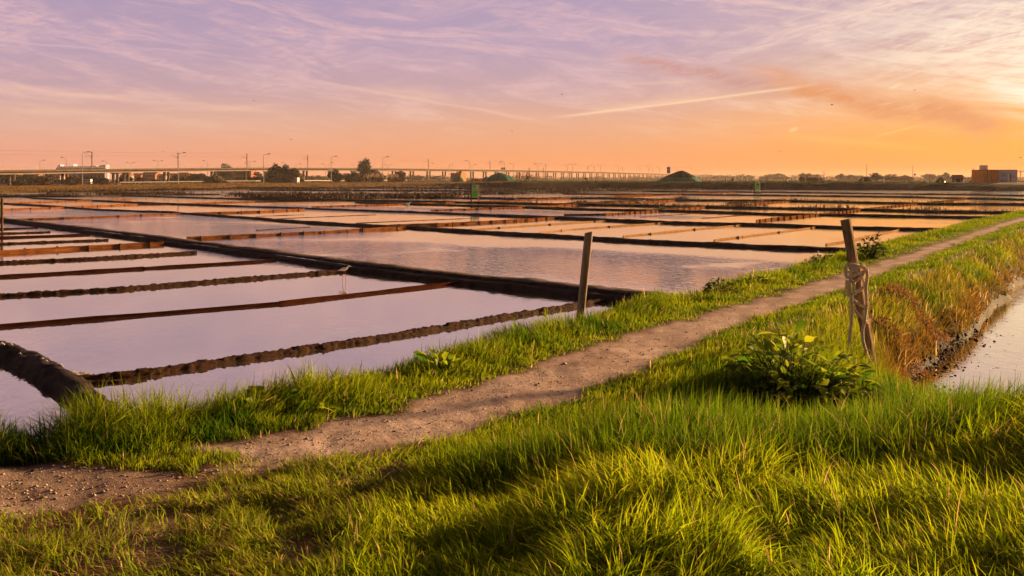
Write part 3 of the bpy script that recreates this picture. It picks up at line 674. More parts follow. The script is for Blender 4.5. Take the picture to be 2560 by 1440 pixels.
plank_wall([(640, 576), (775, 568)], 'short thin dark divider above the long plank wall', seed=40, **dn)
plank_wall([(640, 541), (760, 537)], 'short thin dark divider at the left of the second pan row', seed=41, **dn)

# ------------------------------------------------------------------ signs in the pans
def sign_board(px, base, top, label, wd, hp, rz, art):
    p = W(px, base); k = p.y / F; Hs = HC + (HZ - top) * k
    root = thing('information_sign', (p.x, p.y, 0), label, 'sign', None, rz)
    for sx in (-1, 1): MB().box(sx * (wd / 2 + 0.07), 0, Hs / 2 - 0.15, 0.13, 0.11, Hs + 0.3).build('post', M['stake'] if sx < 0 else M['palepost'], root)
    pz = Hs - hp / 2 - 0.03
    pn = MB().box(0, 0.0, pz, wd, 0.04, hp).build('panel', M['white'], root)
    art(pn, wd, hp, pz)
    return root
def art1(pn, wd, hp, pz):
    MB().box(0, -0.024, pz - hp * 0.18, wd * 0.86, 0.006, hp * 0.56).build('green_field', M['signgreen'], pn)
    MB().prism([(-wd * 0.43, pz + hp * 0.46), (wd * 0.12, pz + hp * 0.46), (wd * 0.36, pz + hp * 0.26), (-wd * 0.43, pz + hp * 0.26)], -0.027, -0.021).build('green_emblem', M['signgreen'], pn)
    mk = MB()
    for x, ww in ((-0.30, 0.12), (-0.08, 0.16), (0.18, 0.20)): mk.box(x * wd, -0.024, pz + hp * 0.17, ww * wd, 0.006, hp * 0.07)
    mk.build('print', M['black'], pn)
def art2(pn, wd, hp, pz):
    MB().prism([(-wd * 0.43, pz - hp * 0.43), (wd * 0.43, pz - hp * 0.43), (wd * 0.43, pz + hp * 0.2), (wd * 0.1, pz + hp * 0.44), (-wd * 0.43, pz + hp * 0.44)], -0.027, -0.021).build('green_field', M['signgreen'], pn)
    mk = MB(); mk.prism([(-0.1 * wd, pz + hp * 0.05), (0.25 * wd, pz + hp * 0.02), (0.34 * wd, pz + hp * 0.17), (0.1 * wd, pz + hp * 0.24)], -0.032, -0.0275); mk.build('print', M['black'], pn)
sign_board(1187, 507, 461, 'green and white information sign on two posts standing in the water, left of centre', 0.60, 1.28, R(8), art1)
sign_board(1893, 481, 453, 'small far green information sign on two pale posts before the dike', 0.9, 1.55, R(8), art2)
root = thing('sign_post', W(5, 574), 'thin dark post carrying a green panel edge at the left border', 'sign')
MB().box(0.0, 0, 0.65, 0.09, 0.08, 1.7).build('post', M['stake'], root); MB().box(-0.36, 0, 0.98, 0.56, 0.03, 0.75).build('panel', M['signgreen'], root)
MB().box(-0.72, 0, 0.45, 0.09, 0.08, 1.3).build('post', M['stake'], root)

# ------------------------------------------------------------------ the two posts and the rope
def timber(name, label, p0, p1, wd, th, m, rz, round_, seed):
    rnd = random.Random(seed); p0, p1 = Vector(p0), Vector(p1); ax = (p1 - p0); n = 26; sides = 16; vs, fs = [], []
    for i in range(n + 1):
        t = i / n; cpt = p0 + ax * t
        for j in range(sides):
            a = 2 * math.pi * j / sides + rz; x, y = math.cos(a - rz), math.sin(a - rz)
            if round_: r_ = 1.0
            else: r_ = 1.0 / max(abs(x), abs(y)); r_ = min(r_, 1.27)
            r_ *= 1 + 0.05 * (float(vn(j * 0.9, t * 7, seed)) - 0.5) + 0.05 * (float(vn(j * 2.3, t * 3, seed + 4)) - 0.5)
            lx, ly = x * r_ * wd / 2, y * r_ * th / 2
            z = 0.0
            if i == n: z = 0.012 * lx / wd * 2 + rnd.uniform(-0.003, 0.003)
            vs.append((cpt.x - p0.x + lx * math.cos(rz) - ly * math.sin(rz), cpt.y - p0.y + lx * math.sin(rz) + ly * math.cos(rz), cpt.z - p0.z + z))
    for i in range(n):
        for j in range(sides): fs.append((i * sides + j, i * sides + (j + 1) % sides, (i + 1) * sides + (j + 1) % sides, (i + 1) * sides + j))
    fs.append(tuple(range(n * sides, (n + 1) * sides)))
    mb = MB().add(vs, fs); o = mb.build(name, M[m], None, p0); tag(o, label, 'post'); return o
PY = 10.7
def PP(px, py, y=PY): return AT(px, y, py)
b0 = PP(2187, 945); b0.y += 0.02; t0 = PP(2114, 549)
po = timber('wooden_post', 'leaning squared wooden post wrapped with rope beside the channel', b0, t0, 0.098, 0.085, 'postwood', R(-33), False, 3)
YL = 14.3
timber('wooden_post', 'bare round grey wooden post leaning right on the bank edge', AT(1447, YL, 830), AT(1472, YL, 581), 0.112, 0.112, 'postgrey', 0, True, 9)
# rope: coordinates read off in the plane of the post, wound in front of and behind it
def Z(zx, zy, dyy=0.0):   # zoomed crop coordinates -> world
    return PP(2040 + zx / 3.43, 530 + zy / 3.43, PY + dyy)
rope = thing('rope', PP(2140, 700), 'thick frayed hemp rope knotted round the leaning post, two ends hanging', 'rope')
rl = rope.location
def strand(name, zp, r=0.0145, n=10):
    pts = [p - rl for p in catmull([Z(*q) for q in zp], n)]
    MB().tube(pts, r, 15, 3, 75.0, 0.20).build(name, M['rope'], rope, smooth=True)
strand('coil', [(262, 520, -0.07), (250, 480, -0.07), (275, 450, -0.09), (330, 455, -0.10), (385, 470, -0.06), (415, 480, 0.04), (370, 500, 0.10), (290, 500, 0.08), (255, 530, -0.03), (275, 560, -0.10), (330, 540, -0.11), (385, 520, -0.08), (420, 520, 0.02), (380, 560, 0.09), (300, 570, 0.07)], 0.0155)
strand('coil', [(290, 470, -0.10), (345, 480, -0.12), (395, 465, -0.08), (420, 480, -0.04), (405, 530, -0.07), (370, 570, -0.11), (320, 600, -0.11), (290, 560, -0.12), (310, 500, -0.13), (360, 500, -0.13)], 0.0145)
strand('loop', [(395, 455, -0.05), (428, 480, -0.05), (440, 540, -0.06), (430, 640, -0.06), (432, 740, -0.06), (436, 800, -0.07), (425, 870, -0.08), (415, 950, -0.09), (400, 1010, -0.09), (402, 1090, -0.09), (420, 1170, -0.10), (450, 1260, -0.11), (490, 1320, -0.12)], 0.0155)
strand('strand', [(300, 560, -0.12), (285, 620, -0.11), (295, 700, -0.11), (330, 760, -0.11), (385, 800, -0.10), (425, 812, -0.05), (420, 840, 0.03), (360, 800, 0.08), (300, 740, 0.06), (265, 660, -0.02), (268, 590, -0.08)], 0.0145)
strand('strand', [(400, 560, -0.02), (412, 630, -0.06), (385, 665, -0.10), (330, 695, -0.12), (300, 730, -0.12), (310, 800, -0.12), (340, 850, -0.12), (370, 885, -0.11), (415, 925, -0.08), (440, 950, -0.03), (430, 930, 0.05)], 0.0145)
strand('strand', [(330, 590, -0.13), (322, 650, -0.13), (335, 710, -0.12)], 0.0145)
strand('strand', [(305, 740, -0.13), (310, 820, -0.14), (305, 920, -0.14), (293, 1040, -0.15), (285, 1180, -0.15), (275, 1300, -0.16), (272, 1390, -0.17)], 0.015)
for (zx, zy, n_) in ((250, 700, 46), (460, 945, 60), (425, 460, 40), (330, 520, 40), (445, 800, 24), (255, 600, 26), (300, 830, 18)):
    fr = MB()
    for q in range(n_):
        p = Z(zx + random.uniform(-14, 14), zy + random.uniform(-26, 26), -0.08 + random.uniform(-0.03, 0.03)) - rl
        d = Vector((random.uniform(-1, 1), random.uniform(-1, 0.5), random.uniform(-1, 0.8))) * random.uniform(0.012, 0.035)
        fr.tube([p, p + d * 0.6 + Vector((0, 0, 0.004)), p + d], [0.0016, 0.0013, 0.0007], 4, cap=False)
    fr.build('frayed_fibres', M['rope'], rope)

# ------------------------------------------------------------------ wading bird and other birds
def bird_standing(px, foot, label, sc_=1.0, flip=1, white=True, legs=0.20):
    p = W(px, foot); root = thing('wading_bird', p, label, 'bird'); z0 = legs * sc_
    f = flip
    body = [(-0.115, z0 + 0.015), (-0.07, z0 + 0.03), (-0.03, z0 + 0.042), (0.015, z0 + 0.05), (0.05, z0 + 0.065), (0.068, z0 + 0.085), (0.082, z0 + 0.104), (0.098, z0 + 0.108), (0.112, z0 + 0.104), (0.118, z0 + 0.103), (0.165, z0 + 0.094)]
    rad = [0.004, 0.018, 0.033, 0.036, 0.026, 0.017, 0.015, 0.018, 0.011, 0.004, 0.0015]
    MB().tube([(x * f * sc_, 0, z0 + (z - z0) * sc_) for x, z in body], [r * sc_ for r in rad], 10).build('body', M['feather'], root, smooth=True)
    MB().tube([(x * f * sc_, -0.026 * sc_, z0 + (z - z0) * sc_) for x, z in ((-0.125, z0 + 0.012), (-0.06, z0 + 0.04), (0.0, z0 + 0.056), (0.03, z0 + 0.05))], [0.003, 0.016 * sc_, 0.017 * sc_, 0.006], 8, squash=0.5).build('wing', M['feather'] if white else M['darkfeather'], root, smooth=True)
    for k, sx in enumerate((-0.022, 0.03)):
        MB().tube([(sx * f * sc_ * 0.5, 0.012 * (k * 2 - 1), z0 + 0.02), (sx * f * sc_, 0.012 * (k * 2 - 1), z0 * 0.55), (sx * f * sc_ * 1.3, 0.012 * (k * 2 - 1), -0.03)], [0.0055, 0.005, 0.0045], 6).build('leg', M['birdleg'], root)
    return root
bird_standing(860, 703, 'white long legged wading bird standing in the near pan', 1.15, 1)
def swimmer(px, py, label, s_=1.0):
    p = W(px, py); root = thing('water_bird', p, label, 'bird')
    MB().tube([(-0.28 * s_, 0, 0.10), (-0.16 * s_, 0, 0.09), (0, 0, 0.08), (0.12 * s_, 0, 0.10), (0.19 * s_, 0, 0.17), (0.22 * s_, 0, 0.23), (0.28 * s_, 0, 0.225), (0.34 * s_, 0, 0.21)], [0.01, 0.07, 0.10, 0.075, 0.04, 0.04, 0.03, 0.006], 8).build('body', M['feather'], root, smooth=True)
swimmer(1600, 507, 'pale water bird floating beside the weedy plank wall right of centre', 1.6)
swimmer(1019, 512, 'small pale water bird on the pan left of the nearer green sign', 1.0)
swimmer(2345, 472, 'pale bird at the foot of the green dike at right', 1.8)
swimmer(1447, 472, 'pale bird on the far strip of water in front of the dike', 1.3)
fb = None
for px, py, d, lb in ((1405, 236, 70, 'high over the contrail crossing'), (2080, 262, 55, 'below the shaded cloud band at right'), (2287, 225, 65, 'highest at right under the bright cloud'), (1280, 328, 80, 'above the middle of the viaduct'), (728, 349, 75, 'above the dark tree clump left of centre'), (1951, 379, 75, 'over the far small sign'), (2551, 394, 60, 'at the right edge'), (635, 252, 80, 'high in the left of the sky'), (408, 379, 90, 'low above the viaduct at left')):
    p = AT(px, d, py); rz = random.uniform(-0.6, 0.6)
    r_ = thing('flying_bird', p, 'tiny dark flying bird ' + lb, 'bird', 'birds in the sky', rz)
    r_.scale = (0.6, 0.6, 0.6)
    if fb is None:
        b1 = MB().tube([(-0.10, 0, 0), (-0.05, 0, 0.005), (0.03, 0, 0.005), (0.08, 0, 0.01), (0.11, 0, 0.005)], [0.008, 0.028, 0.03, 0.02, 0.004], 8).build('body', M['darkfeather'], r_, smooth=True)
        ws = []
        for s_ in (-1, 1):
            ws.append(MB().add([(0.04, 0.02 * s_, 0.01), (-0.04, 0.02 * s_, 0.01), (0.03, 0.12 * s_, 0.05), (-0.05, 0.12 * s_, 0.05), (-0.05, 0.24 * s_, 0.03), (0.04, 0.02 * s_, 0.018), (-0.04, 0.02 * s_, 0.016), (0.03, 0.12 * s_, 0.056), (-0.05, 0.12 * s_, 0.054)],
                               [(0, 2, 3, 1), (2, 4, 3), (5, 6, 8, 7), (7, 8, 4), (0, 5, 7, 2), (1, 3, 8, 6)]).build('wing', M['darkfeather'], r_))
        fb = [b1] + ws
    else:
        for q in fb: c2 = q.copy(); COL.objects.link(c2); c2.parent = r_

# ------------------------------------------------------------------ viaduct
vA, vB = Vector((-168.5, 350)), Vector((600, 2630)); vd = (vB - vA).normalized(); vnrm = Vector((vd.y, -vd.x))
def on_v(y):   # point of the viaduct axis at distance y
    return vA + vd * ((y - vA.y) / vd.y)
def deckz(y): return float(np.interp(y, [250, 350, 420, 500, 640, 850, 1100, 1400, 2000, 2700], [4.3, 5.25, 6.5, 7.7, 8.6, 9.3, 9.5, 9.4, 9.2, 8.8]))
va = thing('viaduct', (vA.x, vA.y, 0), 'long pale concrete railway viaduct crossing the whole background', 'viaduct')
o0 = Vector((vA.x, vA.y, 0))
ys = list(np.linspace(262, 2650, 130)); prof_d = [(-3.4, 0), (-3.4, -0.55), (-2.7, -0.65), (-2.2, -1.45), (2.2, -1.45), (2.7, -0.65), (3.4, -0.55), (3.4, 0)]
def v_sweep(prof):
    vs, fs, m = [], [], len(prof)
    for y in ys:
        p = on_v(y); z = deckz(y)
        for o, h in prof: vs.append((p.x + vnrm.x * o - o0.x, p.y + vnrm.y * o - o0.y, z + h))
    for i in range(len(ys) - 1):
        for k in range(m): fs.append((i * m + k, i * m + (k + 1) % m, (i + 1) * m + (k + 1) % m, (i + 1) * m + k))
    return MB().add(vs, fs)
v_sweep([(-2.2, -0.62), (-2.2, -1.45), (2.2, -1.45), (2.2, -0.62)]).build('girder', M['concrete'], va)
v_sweep([(-3.4, 0), (-3.4, -0.6), (3.4, -0.6), (3.4, 0)]).build('deck', M['concrete_dark'], va)
rmb = MB()
for side in (3.25, -3.25):
    for hz_ in (0.55, 1.1):
        rmb.tube([(on_v(y).x + vnrm.x * side - o0.x, on_v(y).y + vnrm.y * side - o0.y, deckz(y) + hz_) for y in ys], 0.035, 4)
    yy_ = 262.0
    while yy_ < 1300:
        p = on_v(yy_) + vnrm * side; rmb.box(p.x - o0.x, p.y - o0.y, deckz(yy_) + 0.55, 0.07, 0.07, 1.1); yy_ += 2.9 if side > 0 else 5.8
rmb.build('railing', M['steel'], va)
yy_, i = 330.0, 0
py_list = [AT(25, 354, z=0).y, 377.4, 402.8, 408.5, 432, 463]
while py_list[-1] < 2300: py_list.append(py_list[-1] + 26.5 * vd.y)
for i, y in enumerate(py_list[:95]):
    p = on_v(y); gz = float(H(p.x, p.y)); z = deckz(y) - 1.45; pm_ = MB()
    for s_ in (-0.95, 0.95):
        q = p + vnrm * s_; pm_.tube([(q.x - o0.x, q.y - o0.y, gz - 0.6), (q.x - o0.x, q.y - o0.y, z)], 0.55, 12)
    if i % 8 in (2, 3): pm_.box(p.x - o0.x, p.y - o0.y, z - 0.15, 3.6, 1.5, 0.5, -math.atan2(vnrm.y, -vnrm.x))
    pm_.build('pier', M['pier'], va, smooth=False)
# catenary masts
mp = None
mast_px = [246, 460, 631, 782, 926, 1081, 1234, 1372, 1477, 1563, 1637, 1699, 1748, 1782, 1820, 1859, 1899]
mlab = ['above the white van', 'beside the tall lamp left of the grey sign', 'above the brick block', 'right of the dark tree clump', 'in front of the tall pine', 'above the white car', 'above the small green tarp heap', 'above the reddish bush', 'first right of the reddish bush', 'second right of the reddish bush', 'left of the big dark heap', 'just over the peak of the big dark heap', 'first right of the big dark heap', 'second right of the big dark heap', 'third right of the big dark heap', 'fourth right of the big dark heap', 'above the far small sign']
mps = []
for px, lb in zip(mast_px, mlab):
    k = (px - 1280) / F; y = (vA.x - vd.x / vd.y * vA.y) / (k - vd.x / vd.y); p = on_v(y) - vnrm * 2.9; z = deckz(y)
    mps.append((p, z, y))
    r_ = thing('catenary_mast', (p.x, p.y, z - 0.3), 'dark catenary mast on the viaduct ' + lb, 'mast', 'catenary masts along the viaduct')
    if mp is None:
        a = MB().box(0, 0, 3.4, 0.30, 0.30, 6.8).build('pole', M['darksteel'], r_)
        b = MB().tube([(0, 0, 6.5), (-0.9, 0, 6.6), (-0.4, 0, 6.6)], 0.06, 5).tube([(0, 0, 4.9), (-2.6, -0.6, 6.2)], 0.05, 5).tube([(0, 0, 4.7), (-2.8, -0.6, 5.1)], 0.05, 5).box(-0.22, 0, 4.8, 0.35, 0.2, 0.25).build('bracket', M['darksteel'], r_)
        mp = [a, b]
    else:
        for q in mp: c2 = q.copy(); COL.objects.link(c2); c2.parent = r_
wm = MB()
for hz_, off in ((6.3, 2.4), (5.0, 2.6)):
    pts = []
    for (p, z, y) in [(on_v(262) - vnrm * 2.9, deckz(262), 262)] + mps: pts.append((p.x + vnrm.x * off, p.y + vnrm.y * off, z + hz_))
    wm.tube(pts, 0.022, 4, cap=False)
tag(wm.build('overhead_wires', M['darksteel']), 'pair of thin overhead wires strung along the viaduct masts', 'wires')

# ------------------------------------------------------------------ street lamps
LP = [(100, 400, 'R', 'nearest the left border'), (166, 393, 'L', 'left of the white factory'), (206, 379, 'R', 'tallest, beside the white van'), (267, 402, 'L', 'at the double pier'), (326, 406, 'D', 'with two arms right of the double pier'),
      (395, 401, 'D', 'with two arms over the brick houses'), (446, 381, 'R', 'tall, left of a catenary mast over the brick houses'), (519, 401, 'L', 'left of the dark tree behind the rail'), (622, 407, 'L', 'shorter of a pair by the brick block'), (627, 403, 'D', 'taller of a pair by the brick block'),
      (659, 384, 'R', 'tall, beside the white road sign'), (715, 406, 'L', 'in front of the dark tree clump'), (742, 409, 'R', 'just right of the dark tree clump'), (814, 409, 'L', 'left of the leaning small tree'), (822, 406, 'R', 'touching the tall one by the leaning small tree'), (828, 390, 'R', 'tall, by the leaning small tree'),
      (889, 410, 'D', 'with two arms left of the tall pine'), (957, 391, 'R', 'tall, among the pampas plumes'), (971, 411, 'D', 'with two arms behind the pampas plumes'), (1073, 408, 'R', 'left of a mast over the white car'), (1123, 410, 'R', 'first above the yellow cabin'), (1131, 413, 'L', 'second above the yellow cabin'),
      (1175, 401, 'L', 'tall, right of the yellow cabin'), (1181, 411, 'R', 'short, right of the yellow cabin'), (1257, 407, 'L', 'left one over the gantry sign'), (1262, 403, 'L', 'right one over the gantry sign'), (1284, 409, 'L', 'right of the gantry sign'), (1345, 409, 'D', 'behind the reddish bush'),
      (1419, 412, 'L', 'single arm right of the reddish bush'), (1431, 410, 'D', 'double arm right of the reddish bush'), (1486, 413, 'L', 'single arm midway to the big heap'), (1502, 412, 'D', 'double arm midway to the big heap'), (1546, 414, 'L', 'single arm two masts before the big heap'), (1600, 416, 'L', 'single arm left of the blue sign'),
      (1622, 415, 'D', 'double arm left of the blue sign'), (1649, 418, 'L', 'nearest to the blue sign'), (1692, 419, 'D', 'over the slope of the big heap'), (1720, 418, 'D', 'over the right flank of the big heap'), (1733, 421, 'L', 'single arm right of the big heap'), (1765, 420, 'D', 'double arm right of the big heap'), (1805, 422, 'D', 'far double arm beyond the big heap'), (1839, 425, 'L', 'far single arm left of the small sign'), (1847, 423, 'D', 'far double arm left of the small sign'), (1888, 423, 'D', 'far one straight above the small sign'), (1927, 425, 'D', 'farthest right of the small sign')]
lp = {}
for px, yt, kind, lb in LP:
    d = 8.4 * F / (HZ - yt); p = AT(px, d, z=0); gz = float(H(p.x, p.y)); hh = HC + (HZ - yt) * d / F - gz
    r_ = thing('street_lamp', (p.x, p.y, gz), 'slim street lamp ' + lb, 'street lamp', 'street lamps along the far road')
    if kind not in lp:
        a = MB().tube([(0, 0, -0.5), (0, 0, 5), (0, 0, 9.6)], [0.14, 0.12, 0.08], 8).build('pole', M['steel'], r_)
        ar, hd = MB(), []
        for s_ in ((1,) if kind == 'R' else (-1,) if kind == 'L' else (-1, 1)):
            ar.tube([(0, 0, 9.5), (0.25 * s_, 0, 9.75), (1.6 * s_, 0, 10.0)], 0.05, 6)
            hd.append(MB().tube([(1.4 * s_, 0, 9.97), (1.65 * s_, 0, 10.0), (2.3 * s_, 0, 10.08)], [0.09, 0.15, 0.10], 8, squash=0.8).build('lamp_head', M['lampgrey'], r_))
        lp[kind] = [a, ar.build('arm', M['steel'], r_)] + hd
    else:
        for q in lp[kind]: c2 = q.copy(); COL.objects.link(c2); c2.parent = r_
    r_.scale.z = hh / 10.1

# ------------------------------------------------------------------ trees and bushes of the background
def leaf_cloud(n, centres, size, cols, seed, flat=1.0):
    """n small leaf faces spread through several blobs; returns mesh arrays"""
    g = np.random.default_rng(seed); cs = np.array([c_[:3] for c_ in centres]); rs = np.array([c_[3:6] for c_ in centres])
    wts = rs.prod(1) ** 0.7; k = g.choice(len(cs), n, p=wts / wts.sum())
    d = g.normal(size=(n, 3)); d /= np.linalg.norm(d, axis=1)[:, None]; rad = g.uniform(0.35, 1.0, n) ** 0.6
    P = cs[k] + d * rs[k] * rad[:, None] * (0.85 + 0.3 * g.random(n))[:, None]
    a = g.normal(size=(n, 3)); a /= np.linalg.norm(a, axis=1)[:, None]; b = np.cross(a, g.normal(size=(n, 3))); b /= np.linalg.norm(b, axis=1)[:, None]
    s_ = size * g.uniform(0.6, 1.3, n)[:, None]
    V = np.stack([P - a * s_, P + b * s_ * 0.5, P + a * s_, P - b * s_ * 0.5], 1).reshape(-1, 3)
    Q = np.arange(n * 4).reshape(n, 4)
    c0, c1 = np.array(cols[0]), np.array(cols[1]); t = np.clip(g.random(n) * 0.6 + 0.4 * g.random(len(cs))[k], 0, 1)[:, None]
    C = np.repeat(c0 * (1 - t) + c1 * t, 4, axis=0)
    return V, Q, C
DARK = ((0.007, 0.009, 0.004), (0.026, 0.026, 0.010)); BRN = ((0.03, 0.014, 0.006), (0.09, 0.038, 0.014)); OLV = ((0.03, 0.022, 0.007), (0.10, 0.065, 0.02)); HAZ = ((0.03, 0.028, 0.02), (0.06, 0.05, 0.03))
def tree(px, ytop, wpx, d, label, cols=DARK, kind='tree', n=700, leaf=None, trunk=0.14, group='trees and bushes along the far road', name=None, lean=0.0, seed=None):
    sd_ = seed if seed is not None else int(px * 7 + d); g = random.Random(sd_)
    p = AT(px, d, z=0); gz = float(H(p.x, p.y)); ht = HC + (HZ - ytop) * d / F - gz; wd = wpx * d / F * (1.25 if kind == 'bush' else 1.1)
    r_ = thing(name or ('bush' if kind == 'bush' else 'tree'), (p.x, p.y, gz), label, kind, group)
    c0 = 0.0 if kind == 'bush' else trunk * ht; cen = []
    nb = 6 if kind == 'bush' else 9
    for q in range(nb):
        a, rr = g.uniform(0, 6.28), g.uniform(0.1, 0.8); zz = g.uniform(0.10, 0.76)
        wz = 1 - abs(zz - 0.4) * 0.9
        cen.append((math.cos(a) * rr * wd / 2 * wz + lean * zz * wd, math.sin(a) * rr * wd / 2 * wz, c0 + (ht - c0) * zz * 0.92, wd * g.uniform(0.22, 0.34), wd * g.uniform(0.22, 0.34), (ht - c0) * g.uniform(0.20, 0.30)))
    cen.append((lean * wd * 0.8, 0, c0 + (ht - c0) * 0.82, wd * 0.2, wd * 0.2, (ht - c0) * 0.2))
    if kind == 'bush': cen.append((0, 0, ht * 0.25, wd * 0.42, wd * 0.42, ht * 0.25))
    V, Q, C = leaf_cloud(n, cen, leaf or max(0.12, d * 0.0009), cols, sd_); V[:, 2] = np.maximum(V[:, 2], 0.02)
    me = mesh_np('foliage' if kind == 'bush' else 'crown', V, Q); set_cols(me, C); link_obj('foliage' if kind == 'bush' else 'crown', me, M['crown'], r_)
    tb = MB()
    if kind == 'bush':
        for q in range(5): a = g.uniform(0, 6.28); tb.tube([(0, 0, -0.2), (math.cos(a) * wd * 0.12, math.sin(a) * wd * 0.12, ht * 0.3), (math.cos(a) * wd * 0.25, math.sin(a) * wd * 0.25, ht * 0.6)], [0.06, 0.045, 0.02], 6)
        tb.build('stems', M['bark'], r_)
    else:
        tb.tube([(0, 0, -0.3), (lean * wd * 0.2, 0, c0 * 0.6), (lean * wd * 0.5, 0, c0 + (ht - c0) * 0.5)], [0.03 * ht, 0.022 * ht, 0.01 * ht], 8)
        for q in range(4):
            b = cen[q]; tb.tube([(lean * wd * 0.2, 0, c0 * 0.8), (b[0] * 0.5, b[1] * 0.5, (c0 + b[2]) / 2), b[:3]], [0.014 * ht, 0.01 * ht, 0.004 * ht], 6)
        tb.build('trunk', M['bark'], r_)
    return r_
for a in [
    (8, 434, 60, 420, 'dark bush at the left border behind the viaduct', DARK, 'bush'), (62, 437, 80, 415, 'dark wide bush behind the first viaduct pier', DARK, 'bush'),
    (60, 447, 60, 338, 'low dark bush in front of the first pier', DARK, 'bush'), (100, 441, 62, 345, 'reddish brown bush between the first two piers', BRN, 'bush'), (118, 436, 70, 418, 'dark bush in the shade behind the reddish one', DARK, 'bush'),
    (182, 440, 52, 352, 'reddish brown bush right of the second pier', BRN, 'bush'), (230, 443, 60, 405, 'low brown hedge behind the white van', BRN, 'bush'), (258, 445, 34, 352, 'low brown bush just right of the white van', BRN, 'bush'),
    (318, 441, 44, 418, 'dark bush right of the double pier', DARK, 'bush'), (350, 444, 30, 380, 'brown bush in front of the brick houses', BRN, 'bush'), (386, 449, 26, 420, 'small dark conifer like bush left of the third pier', DARK, 'bush'),
    (425, 445, 22, 440, 'small dark conifer right of the third pier', DARK, 'tree'), (440, 437, 18, 500, 'slim dark conifer by the tall lamp', DARK, 'tree'), (478, 434, 58, 470, 'dark bush left of the dark tree', DARK, 'bush'), (505, 434, 40, 480, 'dark bush beside the fourth pier', DARK, 'bush'),
    (535, 440, 48, 352, 'round dark olive bush in front of the fourth pier', OLV, 'bush'), (562, 409, 46, 560, 'dark tree showing above and below the viaduct at left', DARK, 'tree'), (642, 430, 36, 420, 'reddish bush left of the white road sign', BRN, 'bush'),
    (688, 410, 44, 402, 'left dark tree of the clump beside the white box', DARK, 'tree'), (714, 411, 42, 404, 'middle dark tree of the clump beside the white box', DARK, 'tree'), (736, 421, 40, 398, 'lower brown tree at the right of the clump', OLV, 'tree'), (690, 432, 62, 372, 'dark bush below the tree clump', DARK, 'bush'), (722, 437, 48, 372, 'dark bush behind the white utility box', DARK, 'bush'),
    (840, 424, 36, 420, 'small leaning tree in front of the viaduct near the tall lamp', DARK, 'tree'), (886, 431, 44, 400, 'dark dome shaped bush left of the pampas plumes', DARK, 'bush'), (915, 396, 38, 540, 'tall dark pine standing above the viaduct', DARK, 'tree'), (933, 424, 44, 560, 'dark bush under the viaduct behind the plumes', DARK, 'bush'),
    (1000, 428, 34, 450, 'olive bush between pampas plumes and white car', OLV, 'bush'), (1314, 429, 74, 262, 'reddish bare bush on the dike left of centre', BRN, 'bush')]:
    px, yt, wp, d, lb, cl, kd = a
    tree(px, yt, wp, d, lb, cl, kd, n=2800 if kd == 'tree' else 900 if px == 1314 else 2600, leaf=0.13 if px == 1314 else None)
far_l = [(1925, 433, 40, 1100), (1948, 431, 34, 1150), (2008, 430, 16, 950), (2022, 431, 20, 950), (2040, 434, 22, 1000), (2104, 432, 18, 900), (2128, 435, 30, 950), (2150, 436, 26, 1000), (2190, 429, 28, 520), (2228, 432, 52, 560), (2262, 436, 26, 600), (2322, 432, 30, 900), (2352, 436, 24, 950), (2364, 429, 20, 900), (2398, 436, 40, 950), (2440, 436, 36, 1000), (1690, 437, 30, 1500), (1800, 437, 36, 1500), (1845, 437, 26, 1400), (1870, 436, 30, 1400), (1240, 433, 24, 900), (1040, 436, 40, 850), (1095, 437, 40, 900), (790, 436, 60, 800), (760, 437, 40, 820)]
fl_lab = ['wide, above the gap right of the small sign', 'second right of the small sign', 'slim, first of a pair of pines over the low wall', 'second of a pair of pines over the low wall', 'low, right of the pair of pines', 'slim, right of the low wall', 'low, before the first tall pole', 'low, behind the low dark heap', 'dark round, right of the first tall pole', 'wide dark, between the two tall poles', 'low, left of the second tall pole', 'right of the second tall pole', 'low, left of the small hut', 'pointed, left of the small hut', 'low wide, above the hut roof', 'low wide, beside the cladded cabin', 'faint, left over the big dark heap', 'faint, right of the big dark heap', 'faint, further right of the big dark heap', 'faint, left of the small sign', 'behind the green tarp heap', 'faint, behind the white car', 'faint, left of the yellow cabin', 'faint, right of the dark tree clump', 'faint, nearest to the dark tree clump']
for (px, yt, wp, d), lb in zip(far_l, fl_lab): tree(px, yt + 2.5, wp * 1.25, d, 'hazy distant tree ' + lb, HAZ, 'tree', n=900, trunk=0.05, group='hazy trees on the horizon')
cen = []; g_ = random.Random(77)
for q in range(420):
    px = g_.uniform(300, 2750); d = g_.uniform(1150, 1700); p = AT(px, d, z=0.9); hh = g_.uniform(2.0, 6.5) * (0.5 + 0.8 * float(vn(px * 0.012, 0.3, 5)))
    cen.append((p.x, p.y, 0.9 + hh * 0.5, g_.uniform(6, 14), 6, hh * 0.55))
V, Q, C = leaf_cloud(26000, cen, 0.9, HAZ, 5); V[:, 2] = np.maximum(V[:, 2], 0.6); me = mesh_np('treeline', V, Q); set_cols(me, C); tag(link_obj('treeline', me, M['crown']), 'low hazy belt of trees along the horizon', 'treeline', kind='stuff')
